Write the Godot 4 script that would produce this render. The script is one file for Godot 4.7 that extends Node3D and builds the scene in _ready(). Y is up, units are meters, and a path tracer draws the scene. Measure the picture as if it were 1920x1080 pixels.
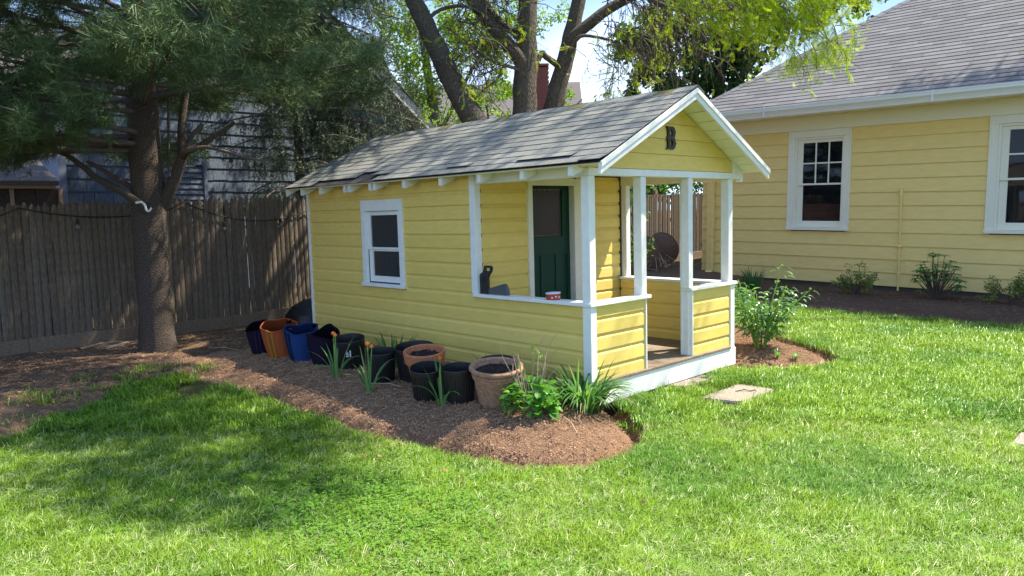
extends Node3D
# A small yellow playhouse in a back yard: shed-aligned axes, x towards the porch end, z towards the lawn, y up, metres.

class Geo:
	var v := PackedVector3Array()
	var n := PackedVector3Array()
	var i := PackedInt32Array()
	func tri(a: Vector3, b: Vector3, d: Vector3, na: Vector3, nb: Vector3, nd: Vector3) -> void:
		var k := v.size()
		if (b - a).cross(d - a).dot(na + nb + nd) > 0.0:
			v.append_array([a, d, b]); n.append_array([na, nd, nb])
		else:
			v.append_array([a, b, d]); n.append_array([na, nb, nd])
		i.append_array([k, k + 1, k + 2])
	func ftri(a: Vector3, b: Vector3, d: Vector3) -> void:   # flat, seen from either side
		var k := v.size()
		var m := (d - a).cross(b - a).normalized()
		v.append_array([a, b, d]); n.append_array([m, m, m]); i.append_array([k, k + 1, k + 2])
	func quad(a: Vector3, b: Vector3, c: Vector3, d: Vector3, m: Vector3) -> void:
		tri(a, b, c, m, m, m); tri(a, c, d, m, m, m)
	func box(o: Vector3, s: Vector3, q := Basis(), bev := 0.0) -> void:
		var h := s * 0.5
		var b := minf(bev, minf(h.x, minf(h.y, h.z)) * 0.9)
		for ax in 3:
			for sg in [-1.0, 1.0]:
				var m := Vector3(); m[ax] = sg
				var u := (ax + 1) % 3
				var w := (ax + 2) % 3
				var p: Array[Vector3] = []
				for e in [[-1, -1], [1, -1], [1, 1], [-1, 1]]:
					var r := Vector3(); r[ax] = sg * h[ax]; r[u] = e[0] * (h[u] - b); r[w] = e[1] * (h[w] - b)
					p.append(o + q * r)
				quad(p[0], p[1], p[2], p[3], (q * m).normalized())
		if b > 0.0:
			for ax in 3:
				var u := (ax + 1) % 3
				var w := (ax + 2) % 3
				for e in [[-1, -1], [1, -1], [1, 1], [-1, 1]]:
					var m := Vector3(); m[u] = e[0]; m[w] = e[1]
					var p: Array[Vector3] = []
					for t in [[-1, 0], [1, 0], [1, 1], [-1, 1]]:
						var r := Vector3(); r[ax] = t[0] * (h[ax] - b)
						r[u] = e[0] * (h[u] - (b if t[1] == 0 else 0.0)); r[w] = e[1] * (h[w] - (0.0 if t[1] == 0 else b))
						p.append(o + q * r)
					quad(p[0], p[1], p[2], p[3], (q * m).normalized())
			for e in 8:
				var sx := 1.0 if e & 1 else -1.0
				var sy := 1.0 if e & 2 else -1.0
				var sz := 1.0 if e & 4 else -1.0
				var m := (q * Vector3(sx, sy, sz)).normalized()
				tri(o + q * Vector3(sx * h.x, sy * (h.y - b), sz * (h.z - b)), o + q * Vector3(sx * (h.x - b), sy * h.y, sz * (h.z - b)), o + q * Vector3(sx * (h.x - b), sy * (h.y - b), sz * h.z), m, m, m)
	func span(a: Vector3, b: Vector3, bev := 0.0) -> void:   # an axis-aligned box between two corners
		box((a + b) * 0.5, (b - a).abs(), Basis(), bev)
	func extrude(poly: PackedVector2Array, o: Vector3, ux: Vector3, uy: Vector3, w: Vector3) -> void:
		var k := poly.size()
		var area := 0.0
		for t in k:
			area += poly[t].cross(poly[(t + 1) % k])
		var sg := signf(area)
		for t in k:
			var a := poly[t]
			var b := poly[(t + 1) % k]
			var e := (b - a).normalized()
			var m := (ux * e.y - uy * e.x) * sg
			var pa := o + ux * a.x + uy * a.y
			var pb := o + ux * b.x + uy * b.y
			quad(pa, pb, pb + w, pa + w, m.normalized())
		var f := w.normalized()
		var ids := Geometry2D.triangulate_polygon(poly)
		for t in range(0, ids.size(), 3):
			var a := o + ux * poly[ids[t]].x + uy * poly[ids[t]].y
			var b := o + ux * poly[ids[t + 1]].x + uy * poly[ids[t + 1]].y
			var d := o + ux * poly[ids[t + 2]].x + uy * poly[ids[t + 2]].y
			tri(a, b, d, -f, -f, -f)
			tri(a + w, b + w, d + w, f, f, f)
	func tube(p: Array, r: Array, sides := 8, wob := 0.0) -> void:
		var rings: Array = []
		var x := Vector3.ZERO
		for t in p.size():
			var dir: Vector3 = (p[mini(t + 1, p.size() - 1)] - p[maxi(t - 1, 0)]).normalized()
			if x == Vector3.ZERO:
				x = dir.cross(Vector3(0.31, 0.2, 0.9)).normalized()
			x = (x - dir * x.dot(dir)).normalized()
			var y := dir.cross(x)
			var ring: Array = []
			for s in sides:
				var a := TAU * s / sides
				var m := x * cos(a) + y * sin(a)
				var rr: float = r[t]
				if wob > 0.0:
					rr *= 1.0 + wob * sin(a * 3.0 + t * 0.9) + wob * 0.7 * sin(a * 5.0 - t * 1.7)
				ring.append([p[t] + m * rr, m])
			rings.append(ring)
		for t in p.size() - 1:
			for s in sides:
				var a = rings[t][s]; var b = rings[t][(s + 1) % sides]; var c = rings[t + 1][(s + 1) % sides]; var d = rings[t + 1][s]
				tri(a[0], b[0], c[0], a[1], b[1], c[1]); tri(a[0], c[0], d[0], a[1], c[1], d[1])
		for e in [0, p.size() - 1]:
			if r[e] > 0.004:
				var o: Vector3 = p[e]
				var m: Vector3 = (p[0] - p[1]).normalized() if e == 0 else (p[e] - p[e - 1]).normalized()
				for s in sides:
					tri(o, rings[e][s][0], rings[e][(s + 1) % sides][0], m, m, m)
	func lathe(prof: Array, sides: int, xf := Transform3D(), oval := 1.0, wave := 0.0) -> void:   # prof: Vector2(radius, height), outside first
		for t in prof.size() - 1:
			var a: Vector2 = prof[t]
			var b: Vector2 = prof[t + 1]
			var e := (b - a).normalized()
			for s in sides:
				var q: Array = []
				for w in [[a, s], [a, s + 1], [b, s + 1], [b, s]]:
					var an: float = TAU * w[1] / sides
					var rr: float = w[0].x * (1.0 + wave * sin(an * 3.0 + w[0].y * 9.0) + wave * 0.6 * sin(an * 7.0))
					q.append(xf * Vector3(cos(an) * rr, w[0].y, sin(an) * rr * oval))
					q.append((xf.basis * Vector3(cos(an) * e.y, -e.x, sin(an) * e.y)).normalized())
				if a.x > 0.0001:
					tri(q[0], q[2], q[4], q[1], q[3], q[5])
				if b.x > 0.0001:
					tri(q[0], q[4], q[6], q[1], q[5], q[7])
	func mesh(m: Material = null) -> ArrayMesh:
		var am := ArrayMesh.new()
		if v.is_empty():
			return am
		var ar := []
		ar.resize(Mesh.ARRAY_MAX)
		ar[Mesh.ARRAY_VERTEX] = v; ar[Mesh.ARRAY_NORMAL] = n; ar[Mesh.ARRAY_INDEX] = i
		am.add_surface_from_arrays(Mesh.PRIMITIVE_TRIANGLES, ar)
		if m:
			am.surface_set_material(0, m)
		return am

var rng := RandomNumberGenerator.new()
var M := {}
const LAWN := [0.03, -0.35, 0.05, -0.28, 0.37, -0.09, 0.59, 0.09, 0.76, 0.36, 0.84, 0.60, 0.84, 0.81, 0.81, 1.02, 0.74, 1.17, 0.48, 1.38, 0.06, 1.50, -0.44, 1.57, -0.91, 1.66, -1.30, 1.70, -1.90, 1.74, -2.45, 1.71, -2.99, 1.69, -3.30, 1.69, -3.73, 1.87, -4.01, 2.08, -4.01, 2.23, -3.50, 2.52, -3.09, 2.93, -2.86, 3.17, -2.78, 3.29, -2.62, 3.53, -3.0, 5.0, -4.0, 9.0, 14.0, 9.0, 14.0, -6.75, 4.0, -6.7, 1.58, -6.68, 0.23, -6.62, -1.45, -6.52, -2.6, -6.75, -2.6, -5.2, -0.68, -4.29, -0.07, -3.86, 0.33, -3.66, 0.62, -3.41, 0.72, -3.07, 0.67, -2.75, 0.48, -2.44, 0.23, -2.08, 0.06, -2.02, 0.03, -1.9]
var lawn := PackedVector2Array()
var edge_noise := FastNoiseLite.new()

func rf(a: float, b: float) -> float:
	return rng.randf_range(a, b)

func sd(x: float, z: float) -> float:   # distance to the lawn's edge, positive on the lawn
	var best := 1e9
	var q := Vector2(x, z)
	var inside := false
	var k := lawn.size()
	for t in k:
		var a := lawn[t]
		var b := lawn[(t + 1) % k]
		var e := b - a
		var u := clampf((q - a).dot(e) / e.length_squared(), 0.0, 1.0)
		best = minf(best, (q - a - e * u).length_squared())
		if (a.y > z) != (b.y > z) and x < (b.x - a.x) * (z - a.y) / (b.y - a.y) + a.x:
			inside = not inside
	return sqrt(best) if inside else -sqrt(best)

func height_at(x: float, z: float, d: float) -> float:
	var y := -0.021 * clampf(x, -14.0, 14.0) + 0.02 * clampf(-z, 0.0, 14.0) * smoothstep(-2.5, -6.0, x)
	if d < 0.0:
		var amp := 0.13 * smoothstep(-4.6, -3.2, x) if z > -0.3 else (0.10 if z > -5.0 and x > -1.2 else 0.03)
		var w := (-d - 0.085) / 0.09
		y += -0.14 * exp(-w * w) * smoothstep(-3.4, -2.6, x) + amp * smoothstep(0.1, 0.75, -d)
		y += 0.012 * edge_noise.get_noise_2d(x * 60.0, z * 60.0) + 0.012 * edge_noise.get_noise_2d(x * 220.0, z * 220.0)
	else:
		y += 0.008 * edge_noise.get_noise_2d(x * 40.0, z * 40.0)
	return y

func ground(x: float, z: float) -> float:
	return height_at(x, z, sd(x, z))

# ---------- nodes ----------
func tag(o: Node, label: String, category := "", group := "", kind := "") -> Node:
	if label: o.set_meta("label", label)
	if category: o.set_meta("category", category)
	if group: o.set_meta("group", group)
	if kind: o.set_meta("kind", kind)
	return o

func thing(called: String, label: String, category: String, at := Vector3.ZERO, group := "") -> Node3D:
	var o := Node3D.new()
	o.name = called
	add_child(o, true)
	o.position = at
	tag(o, label, category, group)
	return o

func put(called: String, g: Variant, m: Material, parent: Node = self, local := false) -> MeshInstance3D:
	var o := MeshInstance3D.new()
	o.name = called
	o.mesh = g.mesh() if g is Geo else g
	o.material_override = m
	if not local and parent != self and parent.get_parent() == self:
		o.position = -parent.position
	parent.add_child(o, true)
	return o

func scatter(called: String, mesh: Mesh, m: Material, xf: Array, col: Array, parent: Node = self) -> MultiMeshInstance3D:
	var mm := MultiMesh.new()
	mm.transform_format = MultiMesh.TRANSFORM_3D
	mm.use_colors = not col.is_empty()
	mm.mesh = mesh
	mm.instance_count = xf.size()
	for k in xf.size():
		mm.set_instance_transform(k, xf[k])
		if col.size():
			mm.set_instance_color(k, col[k % col.size()])
	var o := MultiMeshInstance3D.new()
	o.name = called
	o.multimesh = mm
	o.material_override = m
	o.set_meta("kind", "stuff")
	if parent != self and parent.get_parent() == self:
		o.position = -parent.position
	parent.add_child(o, true)
	return o

# ---------- materials ----------
func noise_tex(freq: float, lo: Color, hi: Color, sd_: int, size := 512, oct := 4, kind := FastNoiseLite.TYPE_SIMPLEX_SMOOTH, mid := -1.0) -> NoiseTexture2D:
	var f := FastNoiseLite.new()
	f.noise_type = kind
	f.frequency = freq
	f.seed = sd_
	f.fractal_octaves = oct
	var t := NoiseTexture2D.new()
	t.width = size; t.height = size
	t.seamless = true
	t.noise = f
	var g := Gradient.new()
	g.set_color(0, lo); g.set_color(1, hi)
	if mid >= 0.0:
		g.set_offset(0, mid - 0.18); g.set_offset(1, mid + 0.18)
	t.color_ramp = g
	return t

func mat(c: Color, rough := 0.8, tex: Texture2D = null, sc := Vector3.ONE, bump: Texture2D = null, bump_cm := 0.0, spec := 0.5) -> StandardMaterial3D:
	var m := StandardMaterial3D.new()
	m.albedo_color = c.linear_to_srgb()
	m.roughness = rough
	m.metallic_specular = spec
	if tex or bump:
		m.uv1_triplanar = true
		m.uv1_world_triplanar = true
		m.uv1_scale = sc
	if tex:
		m.albedo_texture = tex
	if bump:
		m.heightmap_enabled = true
		m.heightmap_texture = bump
		m.heightmap_scale = bump_cm
	return m

func leaf_mat(c: Color, through := 0.8, rough := 0.55, tinted := false) -> StandardMaterial3D:
	var m := StandardMaterial3D.new()
	m.albedo_color = c.linear_to_srgb()
	m.roughness = rough
	m.metallic_specular = 0.35
	m.cull_mode = BaseMaterial3D.CULL_DISABLED
	m.backlight_enabled = true
	m.backlight = Color(through, through, through * 0.9) if tinted else Color(c.r * 2.2, c.g * 2.2, c.b * 1.2).linear_to_srgb()
	m.vertex_color_use_as_albedo = tinted
	return m

func g(x: float) -> Color:
	return Color(x, x, x)

func make_materials() -> void:
	var fine := noise_tex(0.09, g(0.93), g(1.0), 3, 512, 4)
	var blot := noise_tex(0.012, g(0.95), g(1.0), 5, 512, 5)
	var grain := noise_tex(0.05, g(0.55), g(1.0), 7, 512, 5)
	var speck := noise_tex(0.25, g(0.45), g(1.0), 9, 512, 2)
	var cell := noise_tex(0.06, g(0.0), g(1.0), 11, 512, 3, FastNoiseLite.TYPE_CELLULAR)
	var bump := noise_tex(0.12, g(0.0), g(1.0), 13, 512, 4)
	M.bump = bump
	# painted timber: brush marks run along the boards
	M.yellow = mat(Color(0.82, 0.61, 0.155), 0.55, blot, Vector3(0.9, 3.0, 0.9), bump, 0.10, 0.4)
	M.yellow2 = mat(Color(0.80, 0.595, 0.145), 0.6, blot, Vector3(0.7, 2.6, 0.7), bump, 0.14, 0.4)
	M.yellow3 = mat(Color(0.84, 0.63, 0.165), 0.55, blot, Vector3(1.1, 3.4, 1.1), bump, 0.10, 0.4)
	M.house_yellow = mat(Color(0.86, 0.645, 0.245), 0.6, blot, Vector3(0.5, 2.2, 0.5), bump, 0.12, 0.4)
	M.house_yellow2 = mat(Color(0.85, 0.635, 0.238), 0.6, blot, Vector3(0.6, 2.0, 0.6), bump, 0.12, 0.4)
	M.cream = mat(Color(0.82, 0.80, 0.66), 0.6, blot, Vector3(0.8, 2.0, 0.8), bump, 0.06, 0.4)
	M.white = mat(Color(0.84, 0.85, 0.78), 0.5, blot, Vector3(1.2, 1.6, 1.2), bump, 0.07, 0.4)
	M.house_white = mat(Color(0.85, 0.82, 0.69), 0.5, fine, Vector3(1.0, 1.0, 1.0), bump, 0.04, 0.4)
	M.green_door = mat(Color(0.006, 0.046, 0.026), 0.5, fine, Vector3(2, 1, 2), bump, 0.05, 0.35)
	M.residue = mat(Color(0.32, 0.29, 0.24), 0.8, speck, Vector3(5, 5, 5))
	M.plank = mat(Color(0.36, 0.26, 0.17), 0.7, grain, Vector3(9, 2, 1.2), bump, 0.15)
	M.iron = mat(Color(0.04, 0.032, 0.027), 0.5, speck, Vector3(4, 4, 4))
	M.glass = StandardMaterial3D.new()
	M.glass.albedo_color = Color(0.10, 0.12, 0.14, 0.40)
	M.glass.transparency = BaseMaterial3D.TRANSPARENCY_ALPHA
	M.glass.roughness = 0.02
	M.glass.metallic_specular = 0.36
	M.old_glass = M.glass.duplicate()
	M.old_glass.albedo_color = Color(0.42, 0.44, 0.44, 0.16)
	M.old_glass.metallic_specular = 0.5
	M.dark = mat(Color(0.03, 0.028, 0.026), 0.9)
	M.room = mat(Color(0.10, 0.095, 0.085), 0.9, grain, Vector3(6, 0.6, 6))
	# roof shingles, in several tones each
	for k in 4:
		var t: float = [0.34, 0.365, 0.385, 0.315][k]
		M["shed_shingle%d" % k] = mat(Color(t * 1.0, t * 1.03, t * 0.95), 0.95, noise_tex(0.3, g(0.5), g(1.0), 20 + k, 512, 2), Vector3(3, 3, 3), speck, 0.35, 0.25)
		var s: float = [0.27, 0.31, 0.24, 0.34][k]
		M["house_shingle%d" % k] = mat(Color(s * 1.0, s * 0.98, s * 0.99), 0.95, noise_tex(0.22, g(0.55), g(1.0), 30 + k, 512, 2), Vector3(2, 2, 2), speck, 0.3, 0.25)
	M.old_shingle = mat(Color(0.055, 0.052, 0.055), 0.95, speck, Vector3(3, 3, 3), speck, 0.3)
	M.moss = mat(Color(0.16, 0.15, 0.05), 0.95, speck, Vector3(3, 3, 3))
	M.frieze = mat(Color(0.85, 0.82, 0.61), 0.6, fine, Vector3(1, 1, 1))
	M.gutter = mat(Color(0.78, 0.80, 0.79), 0.35, fine, Vector3(1, 3, 1))
	M.concrete = mat(Color(0.16, 0.15, 0.135), 0.9, speck, Vector3(1.5, 1.5, 1.5), bump, 0.3)
	# fence timber
	for k in 4:
		var t: Color = [Color(0.25, 0.19, 0.13), Color(0.27, 0.21, 0.145), Color(0.23, 0.17, 0.12), Color(0.285, 0.23, 0.165)][k]
		M["picket%d" % k] = mat(t, 0.9, noise_tex(0.035, g(0.50), g(1.0), 40 + k, 512, 5), Vector3(7, 0.55, 7), grain, 0.35)
	M.rail = mat(Color(0.32, 0.235, 0.155), 0.9, grain, Vector3(4, 6, 0.6), grain, 0.3)
	# bark
	var barkn := noise_tex(0.045, g(0.22), g(1.0), 51, 512, 5, FastNoiseLite.TYPE_CELLULAR)
	M.pine_bark = mat(Color(0.27, 0.20, 0.15), 0.95, noise_tex(0.045, g(0.14), g(1.0), 52, 512, 4, FastNoiseLite.TYPE_SIMPLEX_SMOOTH), Vector3(3.2, 2.4, 3.2), cell, 1.6)
	M.locust_bark = mat(Color(0.25, 0.205, 0.165), 0.95, noise_tex(0.06, g(0.36), g(1.0), 53, 512, 5), Vector3(2.6, 0.42, 2.6), noise_tex(0.05, g(0.0), g(1.0), 54, 512, 4), 4.0)
	M.twig = mat(Color(0.11, 0.088, 0.075), 0.9)
	M.twig_pale = mat(Color(0.36, 0.27, 0.18), 0.85)
	M.limb_moss = mat(Color(0.15, 0.125, 0.085), 0.95, speck, Vector3(5, 5, 5), bump, 0.5)
	# ground
	M.soil = mat(Color(1, 1, 1), 0.98, noise_tex(0.11, g(0.66), g(1.0), 61, 1024, 5), Vector3(1.1, 1.1, 1.1), noise_tex(0.16, g(0), g(1), 62, 1024, 4), 1.6, 0.2)
	M.soil.vertex_color_use_as_albedo = true
	M.turf = mat(Color(0.15, 0.16, 0.06), 0.98, noise_tex(0.05, g(0.45), g(1.0), 63, 512, 5), Vector3(1.3, 1.3, 1.3), bump, 1.2, 0.2)
	M.chips = mat(Color(1, 1, 1), 0.95, null, Vector3.ONE, null, 0.0, 0.25)
	M.chips.vertex_color_use_as_albedo = true
	M.stone = mat(Color(0.42, 0.36, 0.28), 0.9, noise_tex(0.05, g(0.62), g(1.0), 64, 512, 5), Vector3(1.6, 1.6, 1.6), bump, 0.5)
	M.terracotta = mat(Color(0.56, 0.20, 0.085), 0.85, noise_tex(0.03, g(0.74), g(1.0), 65, 512, 5), Vector3(2, 2, 2), bump, 0.08)
	M.old_terracotta = mat(Color(0.54, 0.30, 0.18), 0.9, noise_tex(0.02, g(0.60), g(1.0), 66, 512, 5), Vector3(2.2, 2.2, 2.2), bump, 0.15)
	M.black_plastic = mat(Color(0.016, 0.016, 0.017), 0.42, fine, Vector3(2, 2, 2))
	M.grey_plastic = mat(Color(0.075, 0.08, 0.082), 0.5)
	M.potting = mat(Color(0.075, 0.05, 0.035), 0.98, speck, Vector3(6, 6, 6), bump, 1.5)
	for c in [["orange_bag", Color(0.62, 0.15, 0.05)], ["blue_bag", Color(0.035, 0.085, 0.26)], ["purple_bag", Color(0.028, 0.017, 0.040)], ["strap_yellow", Color(0.62, 0.32, 0.04)], ["strap_dark", Color(0.02, 0.03, 0.09)], ["strap_purple", Color(0.06, 0.04, 0.10)]]:
		M[c[0]] = mat(c[1], 0.95, speck, Vector3(9, 9, 9), bump, 0.2, 0.2)
	M.paper = mat(Color(0.75, 0.76, 0.76), 0.7)
	M.ink = mat(Color(0.10, 0.10, 0.11), 0.8)
	M.red_tin = mat(Color(0.46, 0.045, 0.03), 0.4)
	M.rust = mat(Color(0.24, 0.12, 0.075), 0.85, noise_tex(0.025, g(0.45), g(1.0), 67, 512, 5), Vector3(2, 2, 2), bump, 0.3)
	M.bulb = mat(Color(0.16, 0.15, 0.13), 0.12)
	M.cable = mat(Color(0.012, 0.012, 0.012), 0.6)
	# leaves
	M.grass = leaf_mat(Color(1, 1, 1), 0.75, 0.36, true)
	M.tinted_leaf = leaf_mat(Color(1, 1, 1), 1.0, 0.5, true)
	M.thick_leaf = leaf_mat(Color(1, 1, 1), 0.3, 0.35, true)
	M.needle = leaf_mat(Color(1, 1, 1), 0.35, 0.5, true)
	M.petal = leaf_mat(Color(0.75, 0.36, 0.03), 0.5)
	M.dry_petal = leaf_mat(Color(0.46, 0.25, 0.10), 0.5)
	# neighbours
	M.blue_shake = mat(Color(0.135, 0.18, 0.25), 0.85, noise_tex(0.03, g(0.7), g(1.0), 71, 512, 5), Vector3(2, 0.5, 2), bump, 0.2)
	M.blue_shake2 = mat(Color(0.16, 0.205, 0.275), 0.85, noise_tex(0.03, g(0.7), g(1.0), 72, 512, 5), Vector3(2, 0.5, 2), bump, 0.2)
	M.blue_trim = mat(Color(0.15, 0.185, 0.26), 0.7)
	M.grey_trim = mat(Color(0.42, 0.43, 0.42), 0.6, blot, Vector3(2, 2, 2))
	M.pale_siding = mat(Color(0.60, 0.55, 0.53), 0.8, blot, Vector3(1, 1, 1))
	M.pale_roof = mat(Color(0.34, 0.30, 0.29), 0.95, speck, Vector3(0.8, 0.8, 0.8))
	M.tan_trim = mat(Color(0.42, 0.32, 0.2), 0.8)
	M.brown_board = mat(Color(0.14, 0.10, 0.085), 0.9, grain, Vector3(4, 0.5, 4))
	M.brick = mat(Color(0.48, 0.15, 0.11), 0.95, speck, Vector3(2, 2, 2), bump, 0.6)
	M.far_white = mat(Color(0.70, 0.72, 0.72), 0.7)
	M.box_brown = mat(Color(0.50, 0.19, 0.11), 0.7, grain, Vector3(1, 8, 1))
	M.curtain = mat(Color(0.05, 0.052, 0.06), 0.9)

func _ready() -> void:
	rng.seed = 20240511
	edge_noise.seed = 4
	edge_noise.frequency = 0.05
	# ---- camera
	var cam := Camera3D.new()
	cam.name = "camera"
	cam.transform = Transform3D(Basis(Vector3(0.69898083, -0.02584369, -0.71467328), Vector3(-0.05167534, 0.99490918, -0.08651814), Vector3(0.71327095, 0.09740551, 0.69408696)), Vector3(3.78991839, 1.58099069, 4.55283149))
	cam.fov = 42.0233
	cam.near = 0.05
	cam.far = 600.0
	add_child(cam)
	cam.current = true
	# ---- sky, sun, exposure
	var sky := ProceduralSkyMaterial.new()
	sky.sky_top_color = Color(0.44, 0.58, 0.80)
	sky.sky_horizon_color = Color(0.72, 0.83, 0.95)
	sky.sky_curve = 0.16
	sky.ground_horizon_color = Color(0.50, 0.52, 0.45)
	sky.ground_bottom_color = Color(0.20, 0.24, 0.14)
	sky.sky_energy_multiplier = 1.0
	sky.sky_cover = noise_tex(0.006, Color(1, 1, 1, 0.0), Color(1, 1, 1, 0.55), 91, 1024, 5, FastNoiseLite.TYPE_SIMPLEX_SMOOTH, 0.62)
	sky.sky_cover_modulate = Color(1, 1, 1, 0.6)
	var env := Environment.new()
	env.background_mode = Environment.BG_SKY
	env.sky = Sky.new()
	env.sky.sky_material = sky
	env.background_energy_multiplier = 0.8
	env.tonemap_mode = Environment.TONE_MAPPER_LINEAR
	env.tonemap_exposure = 2.7
	env.sdfgi_enabled = true
	env.ssao_enabled = true
	env.ssil_enabled = true
	var we := WorldEnvironment.new()
	we.name = "world"
	we.environment = env
	add_child(we)
	var sun := DirectionalLight3D.new()
	sun.name = "sun"
	sun.light_energy = 1.6
	sun.light_color = Color(1.0, 0.955, 0.88)
	sun.light_angular_distance = 0.55
	sun.shadow_enabled = true
	add_child(sun)
	sun.look_at_from_position(Vector3(0.30, 1.0, -0.62) * 20.0, Vector3.ZERO)

	for k in range(0, LAWN.size(), 2):
		lawn.append(Vector2(LAWN[k], LAWN[k + 1]))
	make_materials()
	build_ground()
	build_playhouse()
	build_house()
	build_fence()
	build_neighbours()
	build_pine()
	build_locust()
	build_other_trees()
	build_pots()
	build_plants()
	build_small_things()
	build_grass()

# ---------- ground ----------
func axis_points(a: float, b: float, fine_a: float, fine_b: float, step: float) -> PackedFloat32Array:
	var p := PackedFloat32Array()
	var x := fine_a
	var grow := step
	var low: Array[float] = []
	while x > a:
		grow *= 1.35
		x -= grow
		low.append(maxf(x, a))
	low.reverse()
	p.append_array(PackedFloat32Array(low))
	var k := int(round((fine_b - fine_a) / step))
	for t in k + 1:
		p.append(fine_a + (fine_b - fine_a) * t / k)
	x = fine_b; grow = step
	while x < b:
		grow *= 1.35
		x += grow
		p.append(minf(x, b))
	return p

func build_ground() -> void:
	var xs := axis_points(-260.0, 260.0, -8.4, 4.2, 0.07)
	var zs := axis_points(-260.0, 260.0, -11.0, 5.0, 0.07)
	var nx := xs.size()
	var nz := zs.size()
	var v := PackedVector3Array()
	var c := PackedColorArray()
	var on := PackedByteArray()
	v.resize(nx * nz); c.resize(nx * nz); on.resize(nx * nz)
	for a in nz:
		for b in nx:
			var x := xs[b]
			var z := zs[a]
			var d := 4.0 if (x > 4.5 and z > -6.0) else sd(x, z)
			d += 0.045 * edge_noise.get_noise_2d(x * 70.0, z * 70.0) + (0.16 * edge_noise.get_noise_2d(x * 26.0, z * 26.0) if x < -3.0 else 0.0)
			var k := a * nx + b
			v[k] = Vector3(x, height_at(x, z, d), z)
			on[k] = 1 if d > 0.0 else 0
			# red-brown bark mulch in the beds, paler trodden soil under the trees, darker mulch along the house
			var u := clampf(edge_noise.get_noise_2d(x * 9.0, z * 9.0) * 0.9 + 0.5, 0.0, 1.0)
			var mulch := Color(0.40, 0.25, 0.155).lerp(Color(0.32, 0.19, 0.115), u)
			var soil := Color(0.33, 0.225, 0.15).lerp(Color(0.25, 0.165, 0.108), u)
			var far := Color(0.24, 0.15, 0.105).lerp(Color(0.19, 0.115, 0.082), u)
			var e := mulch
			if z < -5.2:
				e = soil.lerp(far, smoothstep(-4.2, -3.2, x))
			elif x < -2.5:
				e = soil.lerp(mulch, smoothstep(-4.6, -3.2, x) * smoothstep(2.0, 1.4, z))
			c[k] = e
	var parts := [PackedInt32Array(), PackedInt32Array()]
	for a in nz - 1:
		for b in nx - 1:
			var k := a * nx + b
			var w: int = 1 if on[k] + on[k + 1] + on[k + nx] + on[k + nx + 1] > 2 else 0
			parts[w].append_array([k, k + 1, k + nx + 1, k, k + nx + 1, k + nx])
	var nor := PackedVector3Array()
	nor.resize(nx * nz)
	for a in nz:
		for b in nx:
			var k := a * nx + b
			var dx := v[mini(b + 1, nx - 1) + a * nx] - v[maxi(b - 1, 0) + a * nx]
			var dz := v[b + mini(a + 1, nz - 1) * nx] - v[b + maxi(a - 1, 0) * nx]
			nor[k] = dz.cross(dx).normalized()
	for w in 2:
		var ids: PackedInt32Array = parts[w]
		var ar := []
		ar.resize(Mesh.ARRAY_MAX)
		var seen := PackedInt32Array()
		seen.resize(nx * nz); seen.fill(-1)
		var vv := PackedVector3Array(); var nn := PackedVector3Array(); var cc := PackedColorArray(); var ii := PackedInt32Array()
		for t in ids:
			if seen[t] < 0:
				seen[t] = vv.size()
				vv.append(v[t]); nn.append(nor[t]); cc.append(c[t])
			ii.append(seen[t])
		ar[Mesh.ARRAY_VERTEX] = vv; ar[Mesh.ARRAY_NORMAL] = nn; ar[Mesh.ARRAY_INDEX] = ii
		if w == 0:
			ar[Mesh.ARRAY_COLOR] = cc
		var am := ArrayMesh.new()
		am.add_surface_from_arrays(Mesh.PRIMITIVE_TRIANGLES, ar)
		tag(put("ground" if w == 0 else "lawn", am, M.soil if w == 0 else M.turf), "brown mulch and bare soil around the sheds and trees" if w == 0 else "turf under the mown lawn", "", "", "structure")
	# loose mulch chips
	var chip := Geo.new()
	for k in 5:
		var q := Basis.from_euler(Vector3(rf(-0.5, 0.5), rf(0, TAU), rf(-0.4, 0.4)))
		chip.box(Vector3(rf(-0.03, 0.03), rf(0.0, 0.008), rf(-0.03, 0.03)), Vector3(rf(0.005, 0.014), 0.0025, rf(0.0025, 0.005)), q)
	var xf: Array = []
	var col: Array = []
	for k in 60000:
		var x := rf(-4.6, 1.2)
		var z := rf(-0.4, 2.0)
		if k % 7 == 0:
			x = rf(-1.2, 0.9); z = rf(-5.0, -1.9)
		elif k % 7 == 1:
			x = rf(-4.5, 3.5); z = rf(-9.4, -6.5)
		elif k % 7 == 2:
			x = rf(-6.2, -3.0); z = rf(-1.5, 4.0)
		if x < -0.02 and x > -4.4 and z < -0.02 and z > -2.3:
			continue
		var d := sd(x, z)
		if d > 0.03:
			continue
		xf.append(Transform3D(Basis.from_euler(Vector3(rf(-0.3, 0.3), rf(0, TAU), rf(-0.3, 0.3))).scaled(Vector3.ONE * rf(0.5, 1.25)), Vector3(x, height_at(x, z, d) + 0.002, z)))
		var t := rf(0.0, 1.0)
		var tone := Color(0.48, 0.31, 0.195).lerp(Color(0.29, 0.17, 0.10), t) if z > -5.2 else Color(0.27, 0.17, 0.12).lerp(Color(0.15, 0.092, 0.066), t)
		if rng.randf() < 0.04:
			tone = Color(0.45, 0.33, 0.2)
		col.append(tone)
	tag(scatter("mulch_chips", chip.mesh(), M.chips, xf, col), "shredded bark chips strewn over the mulch beds", "mulch", "", "stuff")

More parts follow.
